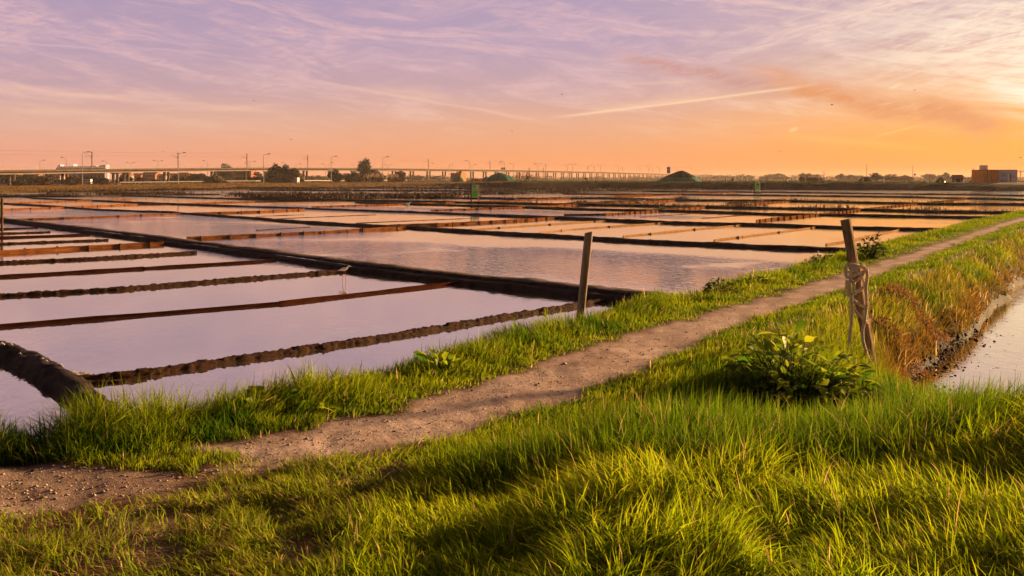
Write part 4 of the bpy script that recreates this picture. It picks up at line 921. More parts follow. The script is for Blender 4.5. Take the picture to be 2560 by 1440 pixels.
# pampas plumes
PAM = ((0.34, 0.22, 0.12), (0.55, 0.40, 0.25))
def pampas(px, ytop, wpx, d, label):
    p = AT(px, d, z=0); gz = float(H(p.x, p.y)); ht = HC + (HZ - ytop) * d / F - gz; wd = wpx * d / F; g = random.Random(px); r_ = thing('pampas_grass', (p.x, p.y, gz), label, 'pampas grass', 'pampas grass by the far road'); cen = []; st = MB()
    for q in range(14):
        x, y = g.uniform(-0.5, 0.5) * wd, g.uniform(-0.5, 0.5) * wd; h_ = ht * g.uniform(0.7, 1.0); cen.append((x, y, h_ * 0.84, 0.16, 0.16, ht * 0.16)); st.tube([(x * 0.5, y * 0.5, -0.1), (x, y, h_ * 0.8)], 0.02, 4)
    V, Q, C = leaf_cloud(420, cen, 0.2, PAM, px); me = mesh_np('plumes', V, Q); set_cols(me, C); link_obj('plumes', me, M['crown'], r_)
    V, Q, C = leaf_cloud(420, [(0, 0, ht * 0.3, wd * 0.5, wd * 0.5, ht * 0.32)], 0.3, OLV, px + 1); me = mesh_np('foliage', V, Q); set_cols(me, C); link_obj('foliage', me, M['crown'], r_); st.build('stems', M['palepost'], r_)
for px, yt, wp, d, lb in ((918, 434, 18, 400, 'leftmost pale plumed pampas clump beside the dome bush'), (936, 432, 20, 405, 'pale pampas clump under the tall pine'), (951, 431, 20, 398, 'brightest pampas clump left of the tall lamp'), (976, 433, 16, 410, 'pampas clump just right of the tall lamp'), (988, 434, 14, 415, 'small pampas clump beside the olive bush'), (40, 450, 12, 335, 'small pale pampas clump at the first pier'), (755, 441, 12, 400, 'small pampas clump right of the white utility box'), (1108, 438, 14, 640, 'far pampas clump left of the yellow cabin')): pampas(px, yt, wp, d, lb)

# ------------------------------------------------------------------ buildings, cabins, heaps, vehicles
def gz_at(px, d):
    p = AT(px, d, z=0); return p, float(H(p.x, p.y))
def house(x0, x1, ytop, d, label, wall='brick', roof='tile', roof_k=0.25, depth=9, wins=3, flat=False, floors=2, cat='house', rz=0.0, name='house', group=None, ybase=None):
    p, g = gz_at((x0 + x1) / 2, d); wd = (x1 - x0) * d / F; ht = HC + (HZ - ytop) * d / F - g; r_ = thing(name, (p.x, p.y, g), label, cat, group, rz)
    hw_ = ht * (1 - roof_k) if not flat else ht
    MB().box(0, depth / 2, hw_ / 2 - 0.2, wd, depth, hw_ + 0.4).build('wall', M[wall], r_)
    if flat: MB().box(0, depth / 2, hw_ + 0.10, wd + 0.4, depth + 0.4, 0.2).build('roof', M[roof], r_)
    else:
        MB().add([(-wd / 2 - 0.3, -0.4, hw_), (wd / 2 + 0.3, -0.4, hw_), (wd / 2 + 0.3, depth + 0.4, hw_), (-wd / 2 - 0.3, depth + 0.4, hw_), (-wd / 2 - 0.3, depth / 2, ht), (wd / 2 + 0.3, depth / 2, ht)], [(0, 1, 5, 4), (2, 3, 4, 5), (0, 4, 3), (1, 2, 5), (0, 3, 2, 1)]).build('roof', M[roof], r_)
    pr = None
    for fl in range(floors):
        for k in range(wins):
            x = -wd / 2 + wd * (k + 0.5) / wins; z = hw_ * (fl + 0.55) / floors
            if pr is None: pr = MB().box(0, 0, 0, min(1.3, wd / wins * 0.5), 0.12, min(1.4, hw_ / floors * 0.5)).build('window', M['glass'], r_); q = pr
            else: q = pr.copy(); COL.objects.link(q); q.parent = r_
            q.location = (x, -0.03, z)
    return r_
fac = house(196, 262, 431, 560, 'white low warehouse under the viaduct behind the van', 'offwhite', 'bluegrey', depth=4, wins=7, flat=True, floors=1, cat='warehouse', name='warehouse')
r_ = house(150, 262, 417, 700, 'pale blue factory hall with sawtooth fins above the viaduct', 'bluegrey', 'offwhite', depth=8, wins=8, flat=True, floors=1, cat='factory', name='factory')
def fin(px0, px1, y0, y1, d, hook):
    x0, x1 = ((px0 - 1280) / F * d - r_.location.x), ((px1 - 1280) / F * d - r_.location.x); z0 = HC + (HZ - y1) * d / F - r_.location.z; z1 = HC + (HZ - y0) * d / F - r_.location.z
    return MB().prism([(x0, z0), (x1, z0), (x1, z1), (x0 + (x1 - x0) * hook, z1 - (z1 - z0) * 0.15)], -0.5, 6).build('roof_fin', M['bluegrey'], r_)
fin(136, 151, 411.5, 430, 700, 0.6); fin(177, 184, 410.5, 430, 700, 0.85); fin(224, 240, 414, 420, 700, 0.2); fin(249, 265, 412, 422, 700, 0.0)
hs = [(300, 322, 434, 640, 'cream', 'tile', 'cream house just right of the double pier'), (330, 352, 433, 700, 'brick', 'tile', 'brick house left of the third pier under the viaduct'), (356, 388, 429, 660, 'brick', 'tile', 'largest brick house under the viaduct left of the third pier'), (392, 412, 435, 600, 'cream', 'tile', 'low cream house at the third pier'), (416, 440, 433, 680, 'brick', 'tile', 'brick house between third pier and tall lamp'), (444, 466, 431, 620, 'brick', 'tile', 'brick house right of the tall lamp'), (462, 490, 434, 740, 'white', 'tile', 'white house behind the dark bushes'), (60, 96, 431, 620, 'cream', 'tile', 'cream house behind the first pier'), (100, 150, 433, 640, 'cream', 'tile', 'long cream house behind the second pier'), (0, 40, 434, 640, 'brick', 'tile', 'brick house at the left border')]
for x0, x1, yt, d, wl, rf, lb in hs: house(x0, x1, yt, d, lb, wl, rf, wins=4, group='houses beyond the viaduct')
house(578, 628, 427, 580, 'long flat brick block under the viaduct left of the white sign', 'brick', 'concrete', depth=14, wins=9, flat=True, floors=2, cat='building', name='brick_building')
house(658, 672, 429, 700, 'narrow brick tower block left of the dark tree clump', 'brick', 'concrete', depth=10, wins=3, flat=True, floors=4, cat='building', name='tower_block')
house(858, 876, 434, 700, 'pale blue striped building beside the leaning small tree', 'bluegrey', 'white', depth=10, wins=6, flat=True, floors=1, cat='building', name='storage_building')
# cabins
def cabin(pxc, d, ytop, wl, wr, label, mats, seed=0, name='cabin', extra=None, gzz=None):
    """corner-on cabin: left face wl wide, right face wr wide (metres), nearest corner at column pxc"""
    p, g = gz_at(pxc, d); g = gzz if gzz is not None else g; ht = HC + (HZ - ytop) * d / F - g
    r_ = thing(name, (p.x, p.y, g), label, 'cabin'); aL, aR = R(180 - 32), R(58)
    dl_, dr_ = Vector((math.cos(aL), math.sin(aL), 0)), Vector((math.cos(aR), math.sin(aR), 0)); A, B, C_, D = Vector((0, 0, 0)), dr_ * wr, dr_ * wr + dl_ * wl, dl_ * wl
    vs = [v + Vector((0, 0, z)) for z in (-0.5, ht) for v in (A, B, C_, D)]
    MB().add(vs, [(0, 1, 2, 3), (4, 7, 6, 5), (1, 0, 4, 5), (2, 1, 5, 6), (3, 2, 6, 7), (0, 3, 7, 4)]).build('wall', M[mats[0]], r_)
    top = MB(); c_ = C_ / 2
    vs = [c_ + (v - c_) * 1.03 + Vector((0, 0, z)) for z in (ht - 0.02, ht + 0.10) for v in (A, B, C_, D)]
    top.add(vs, [(0, 1, 2, 3), (4, 7, 6, 5), (1, 0, 4, 5), (2, 1, 5, 6), (3, 2, 6, 7), (0, 3, 7, 4)]).build('roof', M[mats[1]], r_)
    return r_, ht, dl_, dr_
r_, ht, dl_, dr_ = cabin(1152, 440, 433, 5.2, 4.0, 'yellow orange cabin with a small box on its roof left of the green heap', ('orange', 'orange'))
MB().box(dl_.x * 1.0 + dr_.x * 1, dl_.y + dr_.y, ht + 0.5, 1.3, 1.2, 0.8).build('roof_box', M['concrete'], r_)
# clad building at right with blue grey front
d = 232; p, g = gz_at(2497, d); g = 1.62
r_ = thing('clad_cabin', (p.x, p.y, g), 'rust coloured timber clad cabin with a blue grey front at the right', 'cabin'); ht = HC + (HZ - 425) * d / F - g
rz = R(0); wl, wr = 3.35, 4.05
def quadbox(mb, x0, x1, y0, y1, z0, z1): return mb.box((x0 + x1) / 2, (y0 + y1) / 2, (z0 + z1) / 2, x1 - x0, y1 - y0, z1 - z0)
quadbox(MB(), -wl, 0, 0, 6, -1.0, ht).build('wooden_wall', M['rustwood'], r_)
quadbox(MB(), 0.003, wr, 0.05, 6, -1.0, ht - 0.02).build('front_wall', M['panelblue'], r_)
quadbox(MB(), -wl - 0.06, wr + 0.06, -0.06, 6.05, ht, ht + 0.09).build('roof', M['rustwood'], r_)
for x in (-2.45, -1.55): quadbox(MB(), x - 0.03, x + 0.03, -0.02, 0.01, 0, ht - 0.01).build('joint', M['black'], r_)
quadbox(MB(), 2.05, 2.35, 0.0, 0.045, 0, 1.9).build('door', M['white'], r_); quadbox(MB(), 2.4, 2.7, 0.01, 0.045, 0, 1.95).build('door', M['glass'], r_)
for x0, x1, z0, z1 in ((0.5, 1.75, 1.25, 2.1), (2.8, 3.7, 0.85, 1.5), (0.4, 1.9, 0.15, 0.6)): quadbox(MB(), x0, x1, 0.012, 0.045, z0, z1).build('window', M['bluegrey'], r_)
quadbox(MB(), 3.98, 4.09, 0.0, 0.04, 0, ht - 0.05).build('corner_post', M['orange'], r_)
quadbox(MB(), -3.2, -1.95, 1.0, 2.4, ht + 0.09, ht + 1.05).build('roof_tank', M['white'], r_)
quadbox(MB(), -2.62, -2.54, 0.97, 1.0, ht + 0.09, ht + 1.0).build('tank_band', M['orange'], r_)
hp_, _ = gz_at(2500, 228)
hb = thing('hardstand', (hp_.x + 1, hp_.y + 1, 0), 'pale gravel platform under the clad cabin', 'platform')
MB().add([(-6.5, -6, 0.6), (16, -6, 0.6), (16, 14, 1.60), (-6.5, 14, 1.60), (-5.0, -1.5, 1.60), (16, -1.5, 1.60)], [(0, 1, 5, 4), (4, 5, 2, 3), (0, 4, 3)]).build('gravel', M['sandpale'], hb)
# open shed at right edge
p, g = gz_at(2566, 236); r_ = thing('open_shed', (p.x, p.y, 1.6), 'open post and roof shed at the right border', 'shed')
for x in (-1.35, 1.6): MB().box(x, 0, 1.1, 0.12, 0.12, 3.2).build('post', M['rustwood'], r_)
MB().box(0.3, 0.6, 2.45, 4.2, 3.2, 0.12).build('roof', M['rustwood'], r_)
# hut
p, g = gz_at(2397, 262); r_ = thing('hut', (p.x, p.y, g), 'small hut with a brown roof and a sunlit side', 'hut'); ht = HC + (HZ - 437) * 262 / F - g
MB().box(0, 0.9, ht * 0.3, 2.0, 1.8, ht * 0.75).build('wall', M['cream'], r_); MB().box(-0.25, -0.03, ht * 0.28, 1.1, 0.05, ht * 0.5).build('door', M['black'], r_)
MB().add([(-1.3, -0.25, ht * 0.62), (1.3, -0.25, ht * 0.62), (1.3, 0.9, ht), (-1.3, 0.9, ht), (1.3, 2.0, ht * 0.62), (-1.3, 2.0, ht * 0.62), (-1.3, -0.25, ht * 0.56), (1.3, -0.25, ht * 0.56)], [(0, 1, 2, 3), (3, 2, 4, 5), (6, 7, 1, 0), (0, 3, 5), (1, 4, 2)]).build('roof', M['tile'], r_)
p, g = gz_at(1465, 330); r_ = thing('hut', (p.x, p.y, g), 'tiny far hut on the marsh right of the reddish bush', 'hut')
MB().box(0, 0.5, 0.45, 0.9, 1.0, 1.0).build('wall', M['palepost'], r_); MB().add([(-0.75, -0.2, 0.9), (0.75, -0.2, 0.9), (0.75, 1.2, 0.9), (-0.75, 1.2, 0.9), (0, -0.2, 1.5), (0, 1.2, 1.5)], [(0, 3, 5, 4), (1, 4, 5, 2), (0, 4, 1), (3, 2, 5)]).build('roof', M['tile'], r_)
# heaps
def heap(px0, px1, ytop, d, label, m, peak=0.5, seed=1, skirt=None, name='covered_heap', depth=0.8, cat='heap', sharp=1.0, gzz=None):
    p, g = gz_at((px0 + px1) / 2, d); g = gzz if gzz is not None else g - 0.1; wd = (px1 - px0) * d / F; ht = HC + (HZ - ytop) * d / F - g
    r_ = thing(name, (p.x, p.y, g), label, cat); n = 72; k = 16; vs, fs = [], []
    for i in range(k + 1):
        t = i / k
        for j in range(n):
            a = 2 * math.pi * j / n; fold = 1 + 0.035 * math.sin(a * 9 + seed) * (1 - t) + 0.05 * (float(vn(j * 0.35, t * 3, seed)) - 0.5)
            r = (1 - t) ** (0.95 * sharp) * fold; px_ = (peak - 0.5) * wd * t
            ridge = 0.05 * wd * t * math.copysign(min(1, abs(math.cos(a))), math.cos(a)) * (1 if i < k + 1 else 0)
            vs.append((math.cos(a) * r * wd / 2 * (1 - 0.1 * t) + px_ + ridge * 0.5, math.sin(a) * r * wd / 2 * depth, ht * (t + (0.10 if sharp < 1.05 else 0.02) * math.sin(t * math.pi)) / (1.0) * (1 if i else 1) + (0 if i else -0.2)))
    for i in range(k):
        for j in range(n): fs.append((i * n + j, i * n + (j + 1) % n, (i + 1) * n + (j + 1) % n, (i + 1) * n + j))
    fs.append(tuple(range(k * n, (k + 1) * n)))
    zs = max(v[2] for v in vs); vs = [(x, y, z * ht / zs) for x, y, z in vs]
    if skirt:
        rk = next(i for i in range(k) if max(v[2] for v in vs[i * n:(i + 1) * n]) > ht * 0.40); lo = fs[:rk * n]; hi_ = fs[rk * n:]
        MB().add(vs[rk * n:], [tuple(i - rk * n for i in f) for f in hi_]).build('cover', M[m], r_, smooth=True); MB().add(vs[:(rk + 1) * n], lo).build('skirt', M[skirt], r_, smooth=True)
    else: MB().add(vs, fs).build('cover', M[m], r_, smooth=True)
    return r_, wd, ht
r_, wd, ht = heap(1634, 1760, 426.5, 272, 'big salt heap under a dark tarp with a green lower edge', 'tarpdark', 0.56, 3, 'tarp', gzz=1.35, sharp=1.0)
tg = MB()
for x, z in ((0.62, 0.16), (0.68, 0.15), (0.74, 0.17)): tg.box((x - 0.5) * wd, -wd * 0.28, ht * z + 0.35, 0.16, 0.04, 0.5)
tg.build('white_marks', M['white'], r_)
heap(1205, 1293, 431.5, 290, 'rounded heap under a bright green tarp on the dike', 'tarp', 0.5, 5, sharp=0.8, gzz=1.4)
heap(1127, 1164, 440, 400, 'small heap under a green tarp in front of the yellow cabin', 'tarp', 0.55, 7, sharp=0.9)
heap(1202, 1226, 441.5, 330, 'small dark bare heap touching the bright green one', 'heap', 0.6, 8, gzz=1.5, name='bare_heap')
heap(2143, 2186, 441, 300, 'low dark heap between the tall poles', 'heap', 0.5, 9, sharp=0.7, name='bare_heap')
heap(2336, 2366, 443, 262, 'small dark heap beside the glowing lamp', 'heap', 0.5, 11, sharp=0.8, name='bare_heap')
heap(2414, 2476, 441.5, 275, 'wide dark heap left of the clad cabin', 'heap', 0.62, 13, sharp=0.8, name='bare_heap')
heap(1825, 1838, 444, 420, 'tiny far heap left of the small sign', 'heap', 0.5, 15, name='bare_heap')
heap(2550, 2620, 436, 250, 'reddish heap behind the open shed at the right border', 'heap', 0.5, 17, name='bare_heap')
# glowing lamp by the heap
p, g = gz_at(2362, 255); r_ = thing('work_lamp', (p.x, p.y, g), 'small glowing orange lamp in front of the dark heap', 'lamp'); zl_ = HC + (HZ - 454) * 255 / F - g
MB().tube([(0, 0, -0.3), (0, 0, max(0.1, zl_ - 0.1))], 0.04, 6).build('stand', M['darksteel'], r_); MB().tube([(0, -0.1, zl_ - 0.12), (0, -0.1, zl_ - 0.08), (0, -0.1, zl_ + 0.08), (0, -0.1, zl_ + 0.12)], [0.06, 0.13, 0.13, 0.06], 10).build('bulb', M['glow'], r_)
# tall thin poles
for px, yt, d, lb in ((2167, 411, 330, 'tall thin pole behind the low dark heap'), (2282, 415, 330, 'tall thin pole with nothing beside it, left of the hut'), (2434, 420, 380, 'thin pole left of the clad cabin'), (2060, 428, 330, 'short wooden pole at the end of the low wall'), (1323, 419, 268, 'dark thin stake rising from the reddish bush'), (1358, 420, 268, 'dark thin stake right of the reddish bush')):
    p, g = gz_at(px, d); hh = HC + (HZ - yt) * d / F - g; r_ = thing('pole', (p.x, p.y, g), lb, 'pole', 'thin poles beyond the dike')
    MB().tube([(0, 0, -0.3), (0, 0, hh)], [0.10, 0.07], 7).build('shaft', M['darksteel'], r_); MB().box(0, 0, hh - 0.12, 0.34, 0.08, 0.07).build('cap', M['darksteel'], r_)
# fence posts on the dike
fp = None
for i, (px, lb) in enumerate(zip((1766, 1816, 1868, 1917, 1967, 2014, 2061, 2111, 2158, 2210, 2265, 2351, 2389), ('nearest the big dark heap', 'second from the big dark heap', 'left of the small sign', 'right of the small sign', 'left of the low wall', 'in front of the low wall', 'at the pale end of the low wall', 'right of the low wall', 'in front of the low dark heap', 'below the round dark tree', 'below the second tall pole', 'in front of the small dark heap', 'in front of the hut'))):
    d = 258 - 0.012 * (px - 1766); p, g = gz_at(px, d)
    if fp is None: fp = MB().tube([(0, 0, -0.4), (0, 0, 0.5), (0, 0, 0.95)], [0.13, 0.13, 0.11], 8).build('fence_post', M['palepost']); o = fp
    else: o = fp.copy(); COL.objects.link(o)
    o.location = (p.x, p.y, g); o.rotation_euler = (0, random.uniform(-0.04, 0.04), 0); tag(o, 'pale fence post on the green dike ' + lb, 'fence post', 'fence posts on the green dike')
# low wall
p, g = gz_at(2027, 300); r_ = thing('low_wall', (p.x, p.y, g), 'long low dark wall with a pale right end beyond the dike', 'wall')
hh = HC + (HZ - 445) * 300 / F - g; MB().box(-0.7, 0, hh / 2, 5.0, 1.2, hh + 0.2).build('dark_section', M['brick'], r_); MB().box(2.55, 0, hh / 2, 1.48, 1.2, hh + 0.18).build('pale_section', M['palepost'], r_)
# road, guard rail, signs
rp = [(-90, 372), (100, 366), (300, 372), (640, 420), (1000, 560), (1130, 640)]
V, Q = sweep([AT(px, d, z=0) for px, d in rp], [(4, 0), (-4, 0)], 0, 1, 3.0, wander=0, taper=False); V[:, 2] = H(V[:, 0], V[:, 1]) + 0.12
tag(link_obj('road', mesh_np('road', V, Q), M['asphalt']), 'far asphalt road in front of the viaduct', 'road', kind='structure')
r_ = thing('guard_rail', AT(300, 364, z=0), 'long grey guard rail along the far road', 'guard rail'); gm, gp = MB(), []
gl_ = [AT(px, d, z=0) for px, d in ((-60, 358), (100, 357), (300, 362), (640, 412), (1000, 548))]; P_ = resample(gl_, 6.0)
for q in P_: q.z = float(H(q.x, q.y)) + 0.12
rail = MB().tube([(q.x - r_.location.x, q.y - r_.location.y, q.z + 0.65) for q in P_], 0.15, 6, squash=0.3).build('rail', M['steel'], r_)
for q in P_[::1][:95]: gm.box(q.x - r_.location.x, q.y - r_.location.y + 0.1, q.z + 0.25, 0.12, 0.12, 0.7)
gm.build('support_posts', M['steel'], r_)
def road_sign(px, yt, yb, wpx, d, label, m='white', legs=2, rows=True):
    p, g = gz_at(px, d); z1, z0 = HC + (HZ - yt) * d / F - g, HC + (HZ - yb) * d / F - g; wd = wpx * d / F; r_ = thing('road_sign', (p.x, p.y, g), label, 'sign')
    for s_ in ((-1, 1) if legs == 2 else (0,)): MB().box(s_ * wd * 0.32, 0.08, z0 / 2 - 0.2, 0.14, 0.1, z0 + 0.8).build('leg', M['steel'], r_)
    pn = MB().box(0, 0, (z0 + z1) / 2, wd, 0.08, z1 - z0).build('panel', M[m], r_)
    if rows:
        mk = MB()
        for q in range(3): mk.box(-wd * 0.08 * q, -0.045, z0 + (z1 - z0) * (0.25 + 0.25 * q), wd * (0.7 - 0.12 * q), 0.012, (z1 - z0) * 0.07)
        mk.build('print', M['lampgrey'], pn)
    return r_, wd, z0, z1
road_sign(652, 434, 443, 8.5, 372, 'white road sign on two legs beside a tall lamp')
r_, wd, z0, z1 = road_sign(1671.5, 417, 433, 8.6, 560, 'tall blue sign rising behind the big dark heap', 'signblue', 1, False)
MB().box(0, -0.05, z0 + (z1 - z0) * 0.55, wd * 0.34, 0.014, (z1 - z0) * 0.10).box(0, -0.05, z0 + (z1 - z0) * 0.92, wd * 0.9, 0.014, (z1 - z0) * 0.07).build('print', M['white'], r_)
road_sign(1258, 419, 424, 10.5, 720, 'grey gantry sign seen just over the viaduct deck', 'bluegrey', 2, False)
road_sign(2287, 434, 438.5, 5, 420, 'small blue sign right of the second tall pole', 'signblue', 1, False)
p, g = gz_at(739, 352); r_ = thing('utility_box', (p.x, p.y, g), 'white utility cabinet in front of the dark tree clump', 'cabinet', rz=R(-28)); hh = HC + (HZ - 443) * 352 / F - g
MB().box(0, 0.5, hh / 2 - 0.15, 1.5, 1.2, hh + 0.1).build('housing', M['white'], r_); MB().box(0, 0.5, hh - 0.07, 1.62, 1.32, 0.10).build('roof', M['concrete'], r_)
for s_ in (-1, 1): MB().box(s_ * 0.36, -0.11, hh / 2 - 0.1, 0.62, 0.03, hh * 0.75).build('door', M['bluegrey'], r_)
def vehicle(px, d, label, prof, win, width, col, wheels, name, cat, ln, rz=0.0, gzz=None):
    p, g = gz_at(px, d); g = (gzz if gzz is not None else g + 0.13); r_ = thing(name, (p.x, p.y, g), label, cat, None, rz)
    b = MB().prism(prof, -width / 2, width / 2).build('body', M[col], r_)
    bv = b.modifiers.new('bevel', 'BEVEL'); bv.width = 0.08; bv.segments = 3
    for poly in win:
        MB().prism(poly, -width / 2 - 0.015, -width / 2 + 0.02).build('window', M['glass'], r_); MB().prism(poly, width / 2 - 0.02, width / 2 + 0.015).build('window', M['glass'], r_)
    for x in wheels:
        for s_ in (-1, 1):
            wb = MB().tube([(x, s_ * (width / 2 - 0.2), 0.32), (x, s_ * (width / 2 + 0.01), 0.32)], 0.32, 16).build('wheel', M['rubber'], r_); MB().tube([(x, s_ * (width / 2 + 0.008), 0.32), (x, s_ * (width / 2 + 0.03), 0.32)], 0.19, 12).build('rim', M['steel'], wb)
    x0 = min(q[0] for q in prof)
    for s_ in (-1, 1): MB().box(x0 + 0.01, s_ * width * 0.36, 0.72, 0.05, 0.26, 0.16).build('headlight', M['white'], r_)
VAN = [(-1.9, 0.3), (-1.95, 0.75), (-1.85, 0.98), (-1.25, 1.12), (-0.65, 1.72), (-0.4, 1.80), (1.85, 1.80), (1.95, 1.6), (1.97, 0.3)]
vehicle(215, 372, 'white van on the far road below the tall lamp', VAN, [[(-1.1, 1.12), (-0.62, 1.62), (-0.1, 1.64), (-0.1, 1.12)], [(0.15, 1.15), (0.15, 1.6), (0.8, 1.6), (0.8, 1.15)], [(1.0, 1.15), (1.0, 1.6), (1.7, 1.6), (1.7, 1.15)]], 1.75, 'white', (-1.25, 1.25), 'van', 'van', 4)
CAR = [(-2.0, 0.28), (-2.05, 0.62), (-1.9, 0.80), (-0.95, 0.93), (-0.35, 1.38), (0.75, 1.42), (1.45, 1.02), (1.95, 0.92), (2.05, 0.6), (2.0, 0.28)]
vehicle(1007, 560, 'silver car on the far road left of the yellow cabin', CAR, [[(-0.8, 0.96), (-0.32, 1.3), (0.15, 1.33), (0.15, 0.96)], [(0.25, 0.96), (0.25, 1.33), (0.72, 1.33), (1.25, 0.98)]], 1.75, 'white', (-1.25, 1.3), 'car', 'car', 4, R(-12))
TRK = [(-1.2, 0.4), (-1.25, 1.3), (-0.95, 2.2), (0.3, 2.3), (0.3, 1.1), (2.6, 1.1), (2.6, 0.5)]
vehicle(1101, 600, 'small white pickup truck beside the yellow cabin', TRK, [[(-1.05, 1.35), (-0.85, 2.05), (0.1, 2.1), (0.1, 1.35)]], 1.9, 'white', (-0.6, 1.8), 'truck', 'truck', 4, R(35))
r_ = thing('loading_ramp', AT(1193, 330, z=1.35), 'red and orange low shelter with a white panel beside the green heap', 'shelter')
MB().box(0, 0.5, 0.95, 3.6, 1.0, 0.3).build('roof', M['brick'], r_); MB().box(-1.5, 0.5, 0.3, 0.5, 0.9, 1.0).build('wall', M['brick'], r_); MB().box(-0.2, 0.6, 0.3, 1.5, 0.3, 0.85).build('back_panel', M['orange'], r_); MB().box(1.35, 0.0, 0.3, 0.8, 0.06, 1.1).build('white_panel', M['white'], r_)

# ------------------------------------------------------------------ grass
def blades(P, h, wd, face, ldir, lean, col, tipcol=None):
    n = len(P); t = np.array([0, 0.4, 0.75, 1.0]); wf = np.array([1.0, 0.9, 0.6, 0.0])
    sx, sy = np.cos(face), np.sin(face); lx, ly = np.cos(ldir), np.sin(ldir); V = np.zeros((n, 7, 3), dtype=np.float32); C = np.zeros((n, 7, 3), dtype=np.float32); k = 0
    if tipcol is None: tipcol = col
    for i in range(4):
        hx = h * lean * t[i] ** 2; z = h * t[i] * (1 - 0.42 * np.minimum(lean, 1.4) * t[i]); cx, cy, cz = P[:, 0] + lx * hx, P[:, 1] + ly * hx, P[:, 2] + z - 0.01
        for s_ in ((-1, 1) if i < 3 else (0,)):
            V[:, k, 0] = cx + s_ * sx * wd * wf[i] / 2; V[:, k, 1] = cy + s_ * sy * wd * wf[i] / 2; V[:, k, 2] = cz; C[:, k] = col * (1 - t[i] ** 2) + tipcol * t[i] ** 2; k += 1
    b = np.arange(n)[:, None] * 7; Q = np.concatenate([b + np.array([[0, 1, 3, 2]]), b + np.array([[2, 3, 5, 4]])]); T = b + np.array([[4, 5, 6]])
    return V.reshape(-1, 3), Q, T, C.reshape(-1, 3)
def grass_obj(name, label, P, h, wd, lean, col, tip, ldir=None, cat='grass', mt='grass', face=None):
    n = len(P); face = RNG.uniform(0, np.pi, n) if face is None else face; ldir = RNG.uniform(0, 2 * np.pi, n) if ldir is None else ldir
    V, Q, T, C = blades(P, h, wd, face, ldir, lean, col, tip); me = mesh_np(name, V, Q, T); set_cols(me, C); return tag(link_obj(name, me, M[mt]), label, cat, kind='stuff')
def lerp3(t, a, b): t = t[:, None]; return np.array(a) * (1 - t) + np.array(b) * t
NCAND = 1050000
y0, y1, pw = 4.0, 75.0, 0.45           # density falls with distance
U = RNG.random(NCAND); y = (y0 ** pw + U * (y1 ** pw - y0 ** pw)) ** (1 / pw); a = RNG.uniform(-0.60, 0.60, NCAND); x = a * y
s = path_s(x, y); z = H(x, y); pm = path_mask(x, y)
ok = (z > 0.05) & (pm < RNG.uniform(0.12, 0.55, NCAND))
clump = fbm(x * 1.6, y * 1.6, 71, 4); clf = fbm(x * 5.5, y * 5.5, 75, 3); big = fbm(x * 0.45, y * 0.45, 79, 3)
# trodden patch in the left foreground, tall grass to its right
edge = x + 0.72 - 0.10 * (y - 4.5) + 0.5 * (fbm(x * 1.3, y * 1.3, 83, 3) - 0.5); trod = ss(edge, 0.15, -0.25) * (s > 0) * ss(y, 8.5, 7)
edge2 = s - 1.25 - 0.5 * (fbm(x * 1.1, y * 1.1, 86, 3) - 0.5); shortr = (s > 0) * ss(edge2, 0.35, -0.3)
ylim = 5.65 + 0.65 * np.clip(x - 1.8, 0, 1.4) + 0.5 * (fbm(x * 1.2, y * 0.0, 88, 2) - 0.5)
tall = (s > 0) * ss(y - ylim, 0.35, -0.25) * (1 - trod) * ss(s, 0.8, 1.5)
lush_shade = (s > 1.0) * ss(y, 9.6, 8.2) * (1 - tall) * (1 - trod)  # longer grass behind the tall strip, also tinted as if shaded
h = 0.10 + 0.16 * clump + 0.05 * RNG.random(NCAND)
lft = s < 0
h = np.where(lft, 0.045 + 0.20 * ss(-s, 0.40, 1.2) * np.clip(1.9 * clump - 0.45 + 0.6 * clf, 0.15, 1.35), h)
h = np.where(s > 0, 0.09 + 0.20 * ss(s, 0.6, 1.7) * (0.5 + 0.8 * clump), h)
h = h * (1 - trod) + trod * (0.025 + 0.12 * np.clip(1.6 * clf - 0.3, 0.1, 1))
h = h + lush_shade * ss(s, 1.0, 1.6) * 0.06
h = h * (1 - tall) + tall * (0.11 + 0.28 * np.clip(0.5 * clump + 1.3 * fbm(x * 3.4, y * 3.4, 187, 3) - 0.42, 0.05, 1.0)) * (0.42 + 0.58 * ss(edge, 0.0, 1.5))
h = h * (1 - 0.72 * np.exp(-(((x - 2.15) / 0.62) ** 2 + ((y - 7.75) / 0.55) ** 2)) * (1 - 0.6 * tall))
h = h * np.where(lft, 1 + 0.75 * ss(y, 9.0, 6.6), 1)
h *= RNG.uniform(0.6, 1.25, NCAND)
farf = ss(y, 9, 30); orange = (s > 1.1) * ss(y, 9.5, 15) * ss(big + 0.25 * clf, 0.35, 0.7)
h = h * (1 - 0.25 * farf)
bare = ss(clf + 0.6 * trod * (fbm(x * 3, y * 3, 91, 3) - 0.2), 0.15, 0.34)
ok &= RNG.random(NCAND) < (0.25 + 0.75 * bare)
tpat = ss(fbm(x * 2.4, y * 2.4, 181, 4), 0.62, 0.46) * 0.85 + 0.15
ok &= ~((trod > 0.5) & (RNG.random(NCAND) > tpat)); ok &= ~((z < 0.08) & (s > 0) & (RNG.random(NCAND) < 0.7))
ok &= ~((pm > 0.05) & (RNG.random(NCAND) < 0.45))
dryf = RNG.random(NCAND) < (0.03 + 0.20 * trod + 0.0 * tall + 0.10 * orange + 0.10 * ss(pm, 0.0, 0.2))
G0, G1 = (0.018, 0.085, 0.003), (0.185, 0.24, 0.006); B0, B1 = (0.10, 0.25, 0.004), (0.39, 0.41, 0.010)
spc = fbm(x * 2.6 + 31, y * 2.6, 171, 4)
tcol = np.clip(1.7 * spc - 0.62 + 0.25 * big + 0.42 * RNG.random(NCAND), 0, 1); col = lerp3(tcol, G0, G1)
